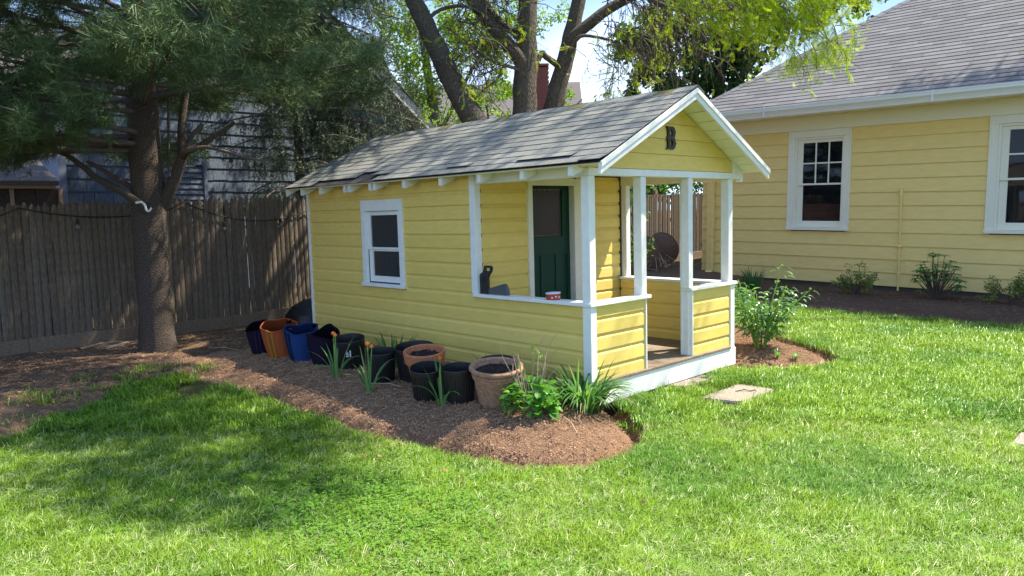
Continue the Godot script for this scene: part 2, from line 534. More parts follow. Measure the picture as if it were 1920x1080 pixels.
# ---------- grass ----------
func blade(q: Geo, root: Vector3, dir: Vector3, len: float, w: float, bend: float) -> void:
	var side := Vector3(-dir.z, 0, dir.x).normalized() * w * 0.5
	var mid := root + (Vector3.UP * 0.92 + dir * 0.30 * bend) * len * 0.55
	var tip := mid + (Vector3.UP * (0.75 - 0.45 * bend) + dir * (0.5 + 0.6 * bend)) * len * 0.5
	var up := (Vector3.UP * 0.8 + Vector3(rf(-0.5, 0.5), 0, rf(-0.5, 0.5))).normalized()
	q.tri(root - side, root + side, mid + side * 0.8, up, up, up)
	q.tri(root - side, mid + side * 0.8, mid - side * 0.8, up, up, up)
	q.tri(mid - side * 0.8, mid + side * 0.8, tip, up, up, up)

func tuft(count: int, spread: float, len: float, w: float, lie := 1.0) -> ArrayMesh:
	var q := Geo.new()
	for k in count:
		var a := rf(0, TAU)
		var r := spread * sqrt(rng.randf())
		blade(q, Vector3(cos(a * 3.7) * r, -0.006, sin(a * 3.7) * r), Vector3(cos(a), 0, sin(a)), len * rf(0.4, 1.3), w * rf(0.7, 1.2), rf(0.1, 1.0) * lie)
	return q.mesh()

func build_grass() -> void:
	var near := tuft(22, 0.050, 0.050, 0.0036)
	var wide := tuft(20, 0.075, 0.060, 0.0070)
	var xf := [[], [], [], []]
	var col := [[], [], [], []]
	var cam := Vector2(3.79, 4.55)
	var fwd := Vector2(-0.713, -0.694)
	var stones := [Rect2(0.43, -1.54, 0.43, 0.76), Rect2(-0.02, -1.66, 0.24, 0.66), Rect2(2.56, -1.66, 0.4, 0.4)]
	var tries := 150000
	for k in tries:
		# drawn evenly over the picture's ground: closer rows are denser
		var t := 2.35 * pow(12.5 / 2.35, pow(rng.randf(), 1.25))
		var s := rf(-0.86, 0.86) * t
		var p := cam + fwd * t + Vector2(-fwd.y, fwd.x) * s
		var d := sd(p.x, p.y)
		var ragged := 0.05 * edge_noise.get_noise_2d(p.x * 70.0, p.y * 70.0) + (0.22 * edge_noise.get_noise_2d(p.x * 26.0, p.y * 26.0) if p.x < -2.6 else 0.0)
		if d + ragged < 0.0:
			if not (p.x < -2.8 and p.y > 1.5 and d + ragged > -0.5 and rng.randf() < 0.10):
				continue
		if d < 0.5 and p.x < -2.6 and p.y > 1.0:    # thin grass under the pine
			if edge_noise.get_noise_2d(p.x * 34.0, p.y * 34.0) > 0.0:
				continue
		if p.x < 0.04 and p.y < 0.0 and p.y > -2.3:
			continue
		var on_stone := false
		for r in stones:
			if r.grow(0.004).has_point(p):
				on_stone = true
		if on_stone:
			continue
		var y := height_at(p.x, p.y, d)
		var big := edge_noise.get_noise_2d(p.x * 11.0, p.y * 11.0)
		var mid := edge_noise.get_noise_2d(p.x * 45.0 + 300.0, p.y * 45.0)
		var h := rf(0.75, 1.2) * (1.0 + 0.55 * mid)
		if d < 0.12:
			h *= 1.1
		var q := Basis.from_euler(Vector3(rf(-0.25, 0.25), rf(0, TAU), rf(-0.25, 0.25))).scaled(Vector3(1, h, 1) * (1.0 if t < 5.5 else rf(0.9, 1.2)))
		var dry := clampf(0.5 - big * 1.2 - mid * 0.9, 0.0, 1.0)
		var green := Color(0.125, 0.285, 0.022).lerp(Color(0.225, 0.375, 0.034), clampf(0.5 + mid, 0.0, 1.0)).lerp(Color(0.085, 0.215, 0.034), clampf(big * 1.4 + 0.1, 0.0, 0.8))
		green = green.lerp(Color(0.30, 0.38, 0.075), dry * 0.35 * rng.randf())
		green = green * rf(0.8, 1.18)
		green.a = 1.0
		var slot := 0 if t < 5.5 else 1
		if rng.randf() < 0.10 + 0.14 * dry:
			slot = 2
			green = Color(0.46, 0.50, 0.26).lerp(Color(0.34, 0.46, 0.17), rng.randf())
			q = q * Basis.from_euler(Vector3(rf(-0.5, 0.5), 0, rf(-0.5, 0.5)))
		xf[slot].append(Transform3D(q, Vector3(p.x, y, p.y)))
		col[slot].append(green)
	tag(scatter("lawn_grass", near, M.grass, xf[0], col[0]), "bright green mown grass in the foreground of the lawn", "grass", "", "stuff")
	tag(scatter("lawn_grass", wide, M.grass, xf[1], col[1]), "mown grass on the far side of the lawn towards the yellow house", "grass", "", "stuff")
	tag(scatter("pale_grass", tuft(7, 0.05, 0.055, 0.0034, 1.3), M.grass, xf[2], col[2]), "pale straw-coloured blades scattered through the lawn", "grass", "", "stuff")
	# litter: curled brown leaves lying about
	var lit := Geo.new()
	lit.quad(Vector3(-0.020, 0.004, 0), Vector3(0, 0.009, -0.009), Vector3(0.022, 0.003, 0), Vector3(0, 0.0, 0.010), Vector3.UP)
	var lx: Array = []
	var lc: Array = []
	for k in 620:
		var p := Vector2(rf(-6.0, 3.2), rf(-6.3, 4.0))
		if k % 2 == 0:
			p = Vector2(rf(-5.8, 0.9), rf(0.1, 2.2))
		if p.x < 0.02 and p.y < 0.02 and p.y > -2.3:
			continue
		var d := sd(p.x, p.y)
		if d > 0.0 and k % 3 != 0:
			continue
		lx.append(Transform3D(Basis.from_euler(Vector3(rf(-0.6, 0.6), rf(0, TAU), rf(-0.6, 0.6))).scaled(Vector3.ONE * rf(0.5, 1.2)), Vector3(p.x, height_at(p.x, p.y, d) + (0.035 if d > 0.0 else 0.006), p.y)))
		lc.append(Color(0.36, 0.24, 0.12).lerp(Color(0.16, 0.095, 0.05), rng.randf()))
	tag(scatter("leaf_litter", lit.mesh(), M.chips, lx, lc), "small curled brown leaves scattered over the bed and the grass", "leaves", "", "stuff")
	# a patch of clover in the lawn
	var leaf := Geo.new()
	for k in 7:
		var o := Vector3(rf(-0.04, 0.04), rf(0.02, 0.048), rf(-0.04, 0.04))
		for e in 3:
			var a := e * TAU / 3.0 + k
			var u := Vector3(cos(a), rf(-0.1, 0.3), sin(a)) * 0.0095
			var w := Vector3(-sin(a), 0, cos(a)) * 0.0052
			leaf.quad(o, o + u * 0.6 + w, o + u, o + u * 0.6 - w, Vector3.UP)
	var cx: Array = []
	var cc: Array = []
	for k in 1000:
		var p := Vector2(rng.randfn(0.55, 0.42), rng.randfn(2.35, 0.30))
		if k % 5 == 0:
			p = Vector2(rf(0.06, 0.4), rng.randfn(-1.75, 0.2))
		if sd(p.x, p.y) < 0.02:
			continue
		cx.append(Transform3D(Basis.from_euler(Vector3(rf(-0.2, 0.2), rf(0, TAU), rf(-0.2, 0.2))), Vector3(p.x, ground(p.x, p.y), p.y)))
		cc.append(Color(0.10, 0.24, 0.028).lerp(Color(0.16, 0.31, 0.04), rng.randf()))
	tag(scatter("clover_patch", leaf.mesh(), M.grass, cx, cc), "low clover leaves growing in a patch of the lawn", "clover", "", "stuff")

# ---------- the playhouse ----------
const SW := 2.2375    # width, along -z
const SL := 4.37      # length, along -x

func roof_y(z: float) -> float:
	return 2.62 - 0.5038 * absf(z + 1.11875)

func drop_board(parent: Node, a: Vector3, along: Vector3, out: Vector3, hgt := 0.135, called := "siding_board") -> void:
	# one drop-siding board: a flat face with a cove cut along its top edge
	var q := Geo.new()
	var s := PackedVector2Array([Vector2(-0.022, 0), Vector2(0, 0), Vector2(0, minf(hgt, 0.095))])
	if hgt > 0.13:
		s.append_array([Vector2(-0.006, 0.103), Vector2(-0.013, 0.115), Vector2(-0.0175, 0.1340), Vector2(-0.022, 0.1340)])
	else:
		s.append_array([Vector2(0, hgt - 0.001), Vector2(-0.022, hgt - 0.001)])
	q.extrude(s, a + out * rf(-0.0012, 0.0012), out, Vector3.UP, along)
	put(called, q, [M.yellow, M.yellow2, M.yellow3][rng.randi() % 3], parent)

func one(called: String, a: Vector3, b: Vector3, m: Material, parent: Node, bev := 0.003, local := false) -> MeshInstance3D:
	var q := Geo.new()
	q.span(a, b, bev)
	return put(called, q, m, parent, local)

func build_playhouse() -> void:
	var t := thing("playhouse", "small yellow playhouse with a white porch, grey shingle roof and letter B on its gable", "playhouse", Vector3(-2.2, 0, -1.12))
	var X := Vector3.RIGHT
	var Z := Vector3.BACK
	var yl := func(k: int) -> float: return 0.74 + 0.135 * k
	# wall core: closes the room behind the boards
	var core := Geo.new()
	for e in [[-4.34, -3.19, 0.03, 2.02], [-2.48, -1.36, 0.03, 2.02], [-3.19, -2.48, 0.03, 0.90], [-3.19, -2.48, 1.70, 2.02]]:
		core.span(Vector3(e[0], e[2], -0.09), Vector3(e[1], e[3], -0.034))
	core.span(Vector3(-1.36, 0.03, -0.085), Vector3(-0.03, 0.832, -0.036))
	core.span(Vector3(-4.34, 0.03, -SW + 0.034), Vector3(-1.34, 2.02, -SW + 0.09))
	core.span(Vector3(-1.34, 0.03, -SW + 0.034), Vector3(-0.03, 0.832, -SW + 0.085))
	core.span(Vector3(-4.35, 0.03, -SW + 0.03), Vector3(-4.30, 2.02, -0.03))
	for e in [[-0.09, -0.72, 0.10, 2.04], [-1.39, -SW + 0.09, 0.10, 2.04], [-0.72, -1.39, 1.90, 2.04]]:
		core.span(Vector3(-1.42, e[2], e[1]), Vector3(-1.372, e[3], e[0]))
	core.span(Vector3(-0.085, 0.05, -0.72), Vector3(-0.036, 0.832, -0.09))
	core.span(Vector3(-0.085, 0.05, -SW + 0.09), Vector3(-0.036, 0.832, -1.48))
	put("wall_core", core, M.room, t)
	# the lean-in gable triangle above the partition
	var gt := Geo.new()
	gt.extrude(PackedVector2Array([Vector2(-0.09, 2.035), Vector2(-SW + 0.09, 2.035), Vector2(-1.11875, 2.55)]), Vector3(-1.42, 0, 0), Z, Vector3.UP, X * 0.045)
	put("inner_gable", gt, M.yellow2, t)
	gt = Geo.new()
	gt.extrude(PackedVector2Array([Vector2(-0.02, 2.0), Vector2(-SW + 0.02, 2.0), Vector2(-1.11875, 2.56)]), Vector3(-4.36, 0, 0), Z, Vector3.UP, X * 0.045)
	put("inner_gable", gt, M.yellow2, t)
	# long side wall
	for k in range(-5, 9):
		var y: float = yl.call(k)
		var hg := 0.135
		if k == 0:
			drop_board(t, Vector3(-4.335, y, -0.012), X * (4.335 - 1.424), Z, 0.135)
			drop_board(t, Vector3(-1.424, y, -0.012), X * (1.424 - 0.082), Z, 0.095)
		elif k < 0:
			var cut := rf(-3.0, -1.6)
			drop_board(t, Vector3(-4.335, y, -0.012), X * (cut + 4.335 - 0.001), Z, hg)
			drop_board(t, Vector3(cut, y, -0.012), X * (-0.082 - cut), Z, hg)
		elif k < 7:
			drop_board(t, Vector3(-4.335, y, -0.012), X * (4.335 - 3.15), Z, hg)
			drop_board(t, Vector3(-2.52, y, -0.012), X * (2.52 - 1.424), Z, hg)
		else:
			drop_board(t, Vector3(-4.335, y, -0.012), X * (4.335 - 1.424), Z, hg)
	# back wall, seen only from the side
	for k in range(-5, 9):
		drop_board(t, Vector3(-SL + 0.012, yl.call(k), -SW + 0.03), Z * (SW - 0.06), -X)
	for k in range(-5, 9):
		drop_board(t, Vector3(-4.335, yl.call(k), -SW + 0.012), X * (4.335 - (1.34 if k > 0 else 0.03)), -Z, 0.135 if k != 0 else 0.094)
	# porch back wall with the door opening
	for k in range(-4, 9):
		var y: float = yl.call(k)
		drop_board(t, Vector3(-1.353, y, -0.70), Z * 0.626, X)
		drop_board(t, Vector3(-1.353, y, -SW + 0.077), Z * (SW - 0.077 - 1.44), X)
	# porch half walls, outside and inside
	for k in range(-4, 1):
		var y: float = yl.call(k)
		var hg := 0.135 if k < 0 else 0.093
		drop_board(t, Vector3(-0.010, y + 0.003, -0.736), Z * (0.736 - 0.076), X, hg)
		drop_board(t, Vector3(-0.010, y + 0.003, -2.165), Z * (2.165 - 1.476), X, hg)
		drop_board(t, Vector3(-1.335, y, -SW + 0.109), X * 1.21, Z, hg, "inside_board")
		drop_board(t, Vector3(-1.335, y, -0.109), X * 1.24, -Z, hg, "inside_board")
	# gable boards
	for k in 5:
		var y0 := 1.935 + 0.135 * k
		var y1 := minf(y0 + 0.1335, 2.575)
		var w0 := maxf((2.575 - y0) / 0.5038, 0.0)
		var w1 := maxf((2.575 - y1) / 0.5038, 0.0)
		if k == 0:
			w0 = 1.2; w1 = minf(w1, 1.2)
		var q := Geo.new()
		q.extrude(PackedVector2Array([Vector2(-1.11875 - w0, 0), Vector2(-1.11875 + w0, 0), Vector2(-1.11875 + w1 + 0.0001, y1 - y0), Vector2(-1.11875 - w1, y1 - y0)]), Vector3(-0.036, y0, 0), Vector3(0, 0, 1), Vector3(-0.075, 1, 0).normalized(), X * 0.036)
		put("gable_board", q, [M.yellow, M.yellow2, M.yellow3][k % 3], t)
	# corner boards and posts
	one("corner_board", Vector3(-SL - 0.004, 0.03, -0.05), Vector3(-4.333, 1.99, 0.0), M.white, t)
	one("corner_board", Vector3(-SL - 0.004, 0.03, -SW - 0.002), Vector3(-4.333, 1.99, -SW + 0.05), M.white, t)
	one("corner_post", Vector3(-0.084, 0.04, -0.074), Vector3(0.0, 1.872, 0.004), M.white, t, 0.004)
	one("corner_post", Vector3(-0.090, 1.932, -0.070), Vector3(-0.002, 2.035, 0.002), M.white, t, 0.004)
	one("porch_post", Vector3(-0.085, 0.862, -0.757), Vector3(-0.002, 1.872, -0.682), M.white, t, 0.004)
	one("porch_post", Vector3(-0.085, 0.862, -1.484), Vector3(-0.002, 1.872, -1.412), M.white, t, 0.004)
	one("porch_post", Vector3(-0.088, 0.862, -2.20), Vector3(-0.002, 1.872, -2.122), M.white, t, 0.004)
	one("corner_board", Vector3(-0.06, 0.20, -SW - 0.002), Vector3(0.0, 0.833, -2.166), M.white, t)
	one("porch_post", Vector3(-1.423, 0.862, -0.072), Vector3(-1.346, 1.905, 0.002), M.white, t, 0.004)
	one("corner_board", Vector3(-1.424, 1.905, -0.03), Vector3(-1.355, 2.02, 0.0), M.white, t)
	one("porch_post", Vector3(-1.348, 0.862, -SW - 0.0), Vector3(-1.275, 1.88, -SW + 0.075), M.white, t, 0.004)
	one("half_wall_trim", Vector3(-0.088, 0.222, -0.753), Vector3(0.001, 0.833, -0.737), M.white, t, 0.002)
	one("door_jamb", Vector3(-0.098, 0.222, -1.480), Vector3(0.003, 0.833, -1.462), M.white, t, 0.002)
	one("door_jamb", Vector3(-0.118, 0.222, -1.476), Vector3(-0.098, 0.90, -1.450), M.white, t, 0.002)
	one("door_jamb", Vector3(-0.060, 0.222, -1.462), Vector3(-0.035, 0.832, -1.452), M.white, t, 0.002)
	one("door_jamb", Vector3(-0.11, 0.90, -1.476), Vector3(-0.084, 1.872, -1.43), M.cream, t, 0.002)
	# sills
	one("sill", Vector3(-1.395, 0.834, -0.115), Vector3(0.017, 0.864, 0.018), M.white, t, 0.004)
	one("sill", Vector3(-0.10, 0.834, -0.80), Vector3(0.0172, 0.8638, -0.1152), M.white, t, 0.004)
	one("sill", Vector3(-0.10, 0.834, -2.262), Vector3(0.017, 0.864, -1.435), M.white, t, 0.004)
	one("sill", Vector3(-1.35, 0.834, -2.2618), Vector3(-0.1002, 0.8638, -SW + 0.118), M.white, t, 0.004)
	# beams
	one("beam", Vector3(-0.09, 1.873, -2.33), Vector3(0.006, 1.931, 0.006), M.white, t, 0.003)
	one("beam", Vector3(-1.352, 1.862, -0.082), Vector3(-0.092, 1.985, -0.006), M.cream, t, 0.003)
	one("beam", Vector3(-1.352, 1.862, -SW + 0.006), Vector3(-0.092, 1.985, -SW + 0.082), M.cream, t, 0.003)
	one("porch_ceiling", Vector3(-1.37, 1.987, -SW + 0.02), Vector3(-0.06, 2.0, -0.02), M.cream, t, 0.0)
	var br := Geo.new()
	br.extrude(PackedVector2Array([Vector2(-2.19, 1.931), Vector2(-2.345, 1.931), Vector2(-2.345, 1.975), Vector2(-2.19, 2.045)]), Vector3(-0.045, 0, 0), Z, Vector3.UP, X * 0.048)
	br.span(Vector3(-0.045, 1.845, -2.372), Vector3(0.01, 1.955, -2.331), 0.003)
	put("eave_bracket", br, M.white, t)
	one("skirt_board", Vector3(-0.022, 0.026, -SW), Vector3(0.016, 0.199, 0.0), M.white, t, 0.003)
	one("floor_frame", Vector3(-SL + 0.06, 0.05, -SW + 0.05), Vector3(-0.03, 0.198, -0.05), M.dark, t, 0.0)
	# porch floor planks
	for k in 10:
		var x0 := -1.345 + k * 0.1375
		one("floor_plank", Vector3(x0, 0.199, -SW + 0.1), Vector3(x0 + 0.133, 0.223 + rf(-0.001, 0.001), -0.1), M.plank, t, 0.003)
	# door
	var d := Node3D.new()
	d.name = "door"
	t.add_child(d, true)
	d.position = -t.position
	var q := Geo.new()
	q.span(Vector3(-1.455, 0.23, -1.372), Vector3(-1.425, 1.30, -0.742), 0.0)
	q.span(Vector3(-1.455, 1.85, -1.372), Vector3(-1.425, 1.96, -0.742), 0.0)
	for e in [[-1.372, -1.262], [-0.84, -0.742]]:
		q.span(Vector3(-1.456, 1.30, e[0]), Vector3(-1.4252, 1.85, e[1]), 0.0)
	for e in [[0.23, 0.36], [1.16, 1.345]]:
		q.span(Vector3(-1.425, e[0], -1.371), Vector3(-1.413, e[1], -0.743), 0.002)
	for e in [-1.36, -1.178, -0.955, -0.755]:
		q.span(Vector3(-1.425, 0.36, e - 0.030), Vector3(-1.4135, 1.16, e + 0.030), 0.002)
	q.span(Vector3(-1.425, 1.345, -1.371), Vector3(-1.413, 1.85, -1.262), 0.002)
	q.span(Vector3(-1.425, 1.345, -0.84), Vector3(-1.413, 1.85, -0.743), 0.002)
	q.span(Vector3(-1.425, 1.83, -1.262), Vector3(-1.4132, 1.95, -0.84), 0.002)
	put("door_leaf", q, M.green_door, d, true)
	var pane := Geo.new()
	pane.box(Vector3(-1.436, 1.59, -1.05), Vector3(0.003, 0.56, 0.44))
	var murk := mat(Color(0.040, 0.030, 0.024), 0.28, null, Vector3.ONE, null, 0.0, 0.3)
	put("pane", pane, murk, d, true)
	var tape := Geo.new()   # ragged residue round the pane
	for k in 26:
		var f := k / 26.0
		tape.box(Vector3(-1.4335, 1.826 - rf(0, 0.008), -1.255 + f * 0.41), Vector3(0.001, rf(0.004, 0.02), 0.018), Basis.from_euler(Vector3(rf(-0.2, 0.2), 0, 0)))
		tape.box(Vector3(-1.4335, 1.36 + rf(0, 0.004), -1.255 + f * 0.41), Vector3(0.001, rf(0.002, 0.008), 0.018))
		tape.box(Vector3(-1.4335, 1.355 + f * 0.47, -1.254 + rf(0, 0.004)), Vector3(0.001, 0.02, rf(0.002, 0.007)))
	put("tape_residue", tape, M.residue, d, true)
	one("door_trim", Vector3(-1.372, 0.222, -0.748), Vector3(-1.333, 1.93, -0.686), M.cream, t)
	one("door_trim", Vector3(-1.372, 0.222, -1.43), Vector3(-1.334, 1.93, -1.366), M.cream, t)
	one("door_trim", Vector3(-1.372, 0.222, -1.480), Vector3(-1.342, 1.93, -1.4302), M.cream, t)
	one("door_trim", Vector3(-1.372, 1.86, -1.366), Vector3(-1.335, 1.935, -0.748), M.cream, t)
	one("door_jamb", Vector3(-1.46, 0.222, -1.392), Vector3(-1.372, 1.93, -1.374), M.cream, t, 0.0)
	one("door_jamb", Vector3(-1.46, 0.222, -0.740), Vector3(-1.372, 1.93, -0.722), M.cream, t, 0.0)
	# side window
	var w := Node3D.new()
	w.name = "window"
	t.add_child(w, true)
	w.position = -t.position
	one("casing", Vector3(-3.213, 1.655, -0.03), Vector3(-2.460, 1.772, 0.008), M.white, w, 0.003, true)
	one("casing", Vector3(-3.213, 0.885, -0.03), Vector3(-3.138, 1.6548, 0.006), M.white, w, 0.003, true)
	one("casing", Vector3(-2.535, 0.885, -0.03), Vector3(-2.460, 1.6548, 0.006), M.white, w, 0.003, true)
	one("sill", Vector3(-3.228, 0.850, -0.05), Vector3(-2.448, 0.8848, 0.026), M.white, w, 0.004, true)
	for e in [[1.247, 1.652, -0.020, 0.035], [0.887, 1.270, -0.036, 0.06]]:
		var sash := Geo.new()
		var zz: float = e[2]
		sash.span(Vector3(-3.1375, e[0], zz - 0.022), Vector3(-3.072, e[1], zz), 0.002)
		sash.span(Vector3(-2.578, e[0], zz - 0.022), Vector3(-2.5355, e[1], zz), 0.002)
		sash.span(Vector3(-3.072, e[1] - 0.042, zz - 0.0218), Vector3(-2.578, e[1] - 0.0005, zz - 0.0005), 0.002)
		sash.span(Vector3(-3.072, e[0] + 0.0005, zz - 0.0218), Vector3(-2.578, e[0] + (0.024 if e[3] < 0.05 else 0.075), zz - 0.0005), 0.002)
		put("sash", sash, M.white, w, true)
		var gl := Geo.new()
		gl.box(Vector3(-2.825, (e[0] + e[1]) * 0.5, zz - 0.012), Vector3(0.50, e[1] - e[0] - 0.03, 0.003))
		put("pane", gl, M.old_glass, w, true)
	# the letter on the gable
	var b := PackedVector2Array()
	for e in [[-0.012, 0.200], [0.03, 0.197], [0.085, 0.200], [0.113, 0.188], [0.124, 0.165], [0.136, 0.152], [0.125, 0.140], [0.121, 0.118], [0.110, 0.104], [0.122, 0.094], [0.128, 0.070], [0.140, 0.054], [0.128, 0.043], [0.120, 0.018], [0.092, 0.0], [0.04, 0.004], [-0.014, 0.0], [0.012, 0.018], [0.014, 0.045],
			[0.046, 0.045], [0.060, 0.030], [0.076, 0.030], [0.086, 0.044], [0.086, 0.068], [0.074, 0.086], [0.056, 0.086], [0.046, 0.074], [0.046, 0.0458], [0.014, 0.0458],
			[0.014, 0.080], [-0.006, 0.100], [0.014, 0.120], [0.014, 0.135], [0.046, 0.135], [0.058, 0.116], [0.072, 0.116], [0.082, 0.128], [0.082, 0.156], [0.072, 0.172], [0.056, 0.172], [0.046, 0.160], [0.046, 0.1358], [0.014, 0.1358], [0.012, 0.182]]:
		b.append(Vector2(e[0], e[1]))
	q = Geo.new()
	q.extrude(b, Vector3(-0.004, 2.113, -1.057), Vector3(0, 0, -1), Vector3.UP, X * 0.018)
	put("letter_b", q, M.iron, t)
	# rafter tails
	for e in [[-4.20, 0.05], [-3.785, 0.045], [-3.285, 0.036], [-3.191, 0.042], [-2.796, 0.04], [-2.716, 0.034], [-2.207, 0.055], [-1.646, 0.045], [-1.116, 0.045], [-0.586, 0.045], [-0.060, 0.045]]:
		for sgn in [1.0, -1.0]:
			if sgn < 0.0 and e[0] > -0.1:
				continue
			q = Geo.new()
			var oz := 0.0 if sgn > 0.0 else -SW
			q.extrude(PackedVector2Array([Vector2(0.152, 1.942), Vector2(0.152, 1.868), Vector2(0.146, 1.862), Vector2(-0.05, 1.935), Vector2(-0.05, 2.043)]), Vector3(e[0] - e[1] * 0.5, 0, oz), Z * sgn, Vector3.UP, X * e[1])
			put("rafter_tail", q, M.white, t)
	# roof: plank deck, shingles, ridge caps, rake boards
	var rf_ := Node3D.new()
	rf_.name = "roof"
	t.add_child(rf_, true)
	rf_.position = -t.position
	for sgn in [1.0, -1.0]:
		var up := Vector3(0, 0.5038, -sgn).normalized()
		var nrm := Vector3(0, 1, 0.5038 * sgn).normalized()
		var eave := Vector3(0, 1.964, -1.11875 + sgn * 1.302)
		var len := 1.4578
		for k in 9:
			q = Geo.new()
			var pl := len / 9.0
			q.box(eave + up * (pl * (k + 0.5)) - nrm * 0.024 + Vector3(-2.135, 0, 0), Vector3(4.75, 0.018, pl - 0.008), Basis(X, nrm, X.cross(nrm)))
			put("deck_plank", q, M.cream, rf_, true)
		q = Geo.new()
		q.box(eave + up * (len * 0.5) - nrm * 0.0125 + Vector3(-2.13, 0, 0), Vector3(4.782, 0.005, len + 0.012), Basis(X, nrm, X.cross(nrm)))
		put("underlay", q, M.old_shingle, rf_, true)
		var rows := 12
		var ex := len / rows
		for r in rows:
			var off := 0.1525 * (r % 2)
			var x := -4.519 - off
			while x < 0.268:
				var a := maxf(x, -4.52)
				var b2 := minf(x + 0.305, 0.27)
				x += 0.305
				if b2 - a < 0.03:
					continue
				if sgn > 0.0 and r == 0 and (a < -2.9 and a > -4.1):
					continue    # torn tabs along the eave leave the dark starter course bare
				if sgn > 0.0 and r == 1 and (a > -3.4 and a < -3.0):
					continue
				q = Geo.new()
				var lift := rf(0.0, 0.0018) + (0.012 if (sgn > 0.0 and ((r == 1 and rng.randf() < 0.18) or (r == 0 and a > -0.15))) else 0.0)
				var tilt := Basis(X, -atan2(0.0045 + lift, 0.135) * sgn)
				var qq := tilt * Basis(X, nrm, X.cross(nrm))
				q.box(eave + up * (ex * (r + 0.5) - 0.006) + nrm * (0.0035 + lift * 0.5) + Vector3((a + b2) * 0.5, 0, 0), Vector3(b2 - a - 0.004, 0.0045, ex + 0.016 + rf(-0.002, 0.002)), qq)
				var mm := rng.randi() % 10
				var mk: Material = M["shed_shingle%d" % (0 if mm < 4 else (1 if mm < 7 else (2 if mm < 9 else 3)))]
				put("shingle", q, mk if not (r < 2 and a < -3.3) else M.shed_shingle3, rf_, true)
	for k in 24:
		q = Geo.new()
		var x0 := -4.52 + k * 0.2
		for sgn in [1.0, -1.0]:
			var nrm := Vector3(0, 1, 0.5038 * sgn).normalized()
			q.box(Vector3(x0 + 0.1, 2.627 + 0.003 * (k % 2), -1.11875) + Vector3(0, -0.5038, sgn).normalized() * 0.055, Vector3(0.199, 0.006, 0.12), Basis(X, nrm, X.cross(nrm)))
		put("ridge_cap", q, M.moss if k % 5 == 2 else M["shed_shingle%d" % (k % 3)], rf_, true)
	for sgn in [1.0, -1.0]:
		var o := Vector3(0, 0, -1.11875)
		for e in [[0.2445, 0.022, 0.012, 0.102], [0.2665, 0.012, 0.010, 0.050], [-4.519, 0.022, 0.012, 0.102]]:
			q = Geo.new()
			q.extrude(PackedVector2Array([Vector2(0.0002, 2.62 - e[2]), Vector2(0.0002, 2.62 - e[3]), Vector2(1.300, 1.965 - e[3]), Vector2(1.300, 1.965 - e[2])]), o + X * e[0], Z * sgn, Vector3.UP, X * e[1])
			put("rake_board", q, M.white, t)
	# inside: plank lining on the far wall, a chair and a shelf in the gloom
	q = Geo.new()
	for k in 20:
		q.span(Vector3(-4.28 + k * 0.145, 0.2, -SW + 0.091), Vector3(-4.28 + k * 0.145 + 0.138, 2.0, -SW + 0.105), 0.002)
	put("lining", q, mat(Color(0.34, 0.31, 0.27), 0.9), t)
	one("inner_floor", Vector3(-4.3, 0.199, -SW + 0.1), Vector3(-1.43, 0.22, -0.1), M.plank, t, 0.0)
	q = Geo.new()
	for r in [0.30, 0.24]:
		var p: Array = []
		var rr: Array = []
		for k in 13:
			var a := PI * k / 12.0
			p.append(Vector3(-2.55 + cos(a) * r, 0.92 + sin(a) * r * 1.15, -0.42)); rr.append(0.011)
		q.tube(p, rr, 6)
	for k in 6:
		var xx := -2.77 + k * 0.085
		q.tube([Vector3(xx, 0.75, -0.42), Vector3(xx + 0.02, 1.15, -0.43)], [0.006, 0.006], 5)
		q.tube([Vector3(-2.8, 0.94 + k * 0.045, -0.425), Vector3(-2.3, 0.94 + k * 0.045, -0.425)], [0.004, 0.004], 4)
	q.span(Vector3(-2.86, 0.68, -0.9), Vector3(-2.25, 0.93, -0.43), 0.01)
	for e in [[-2.84, -0.88], [-2.27, -0.88], [-2.84, -0.45], [-2.27, -0.45]]:
		q.span(Vector3(e[0] - 0.02, 0.22, e[1] - 0.02), Vector3(e[0] + 0.02, 0.7, e[1] + 0.02))
	var ch := thing("wicker_chair", "dark round-backed chair inside the playhouse, seen through its side window", "chair", Vector3(-2.55, 0.22, -0.65))
	put("chair_frame", q, M.dark, ch)

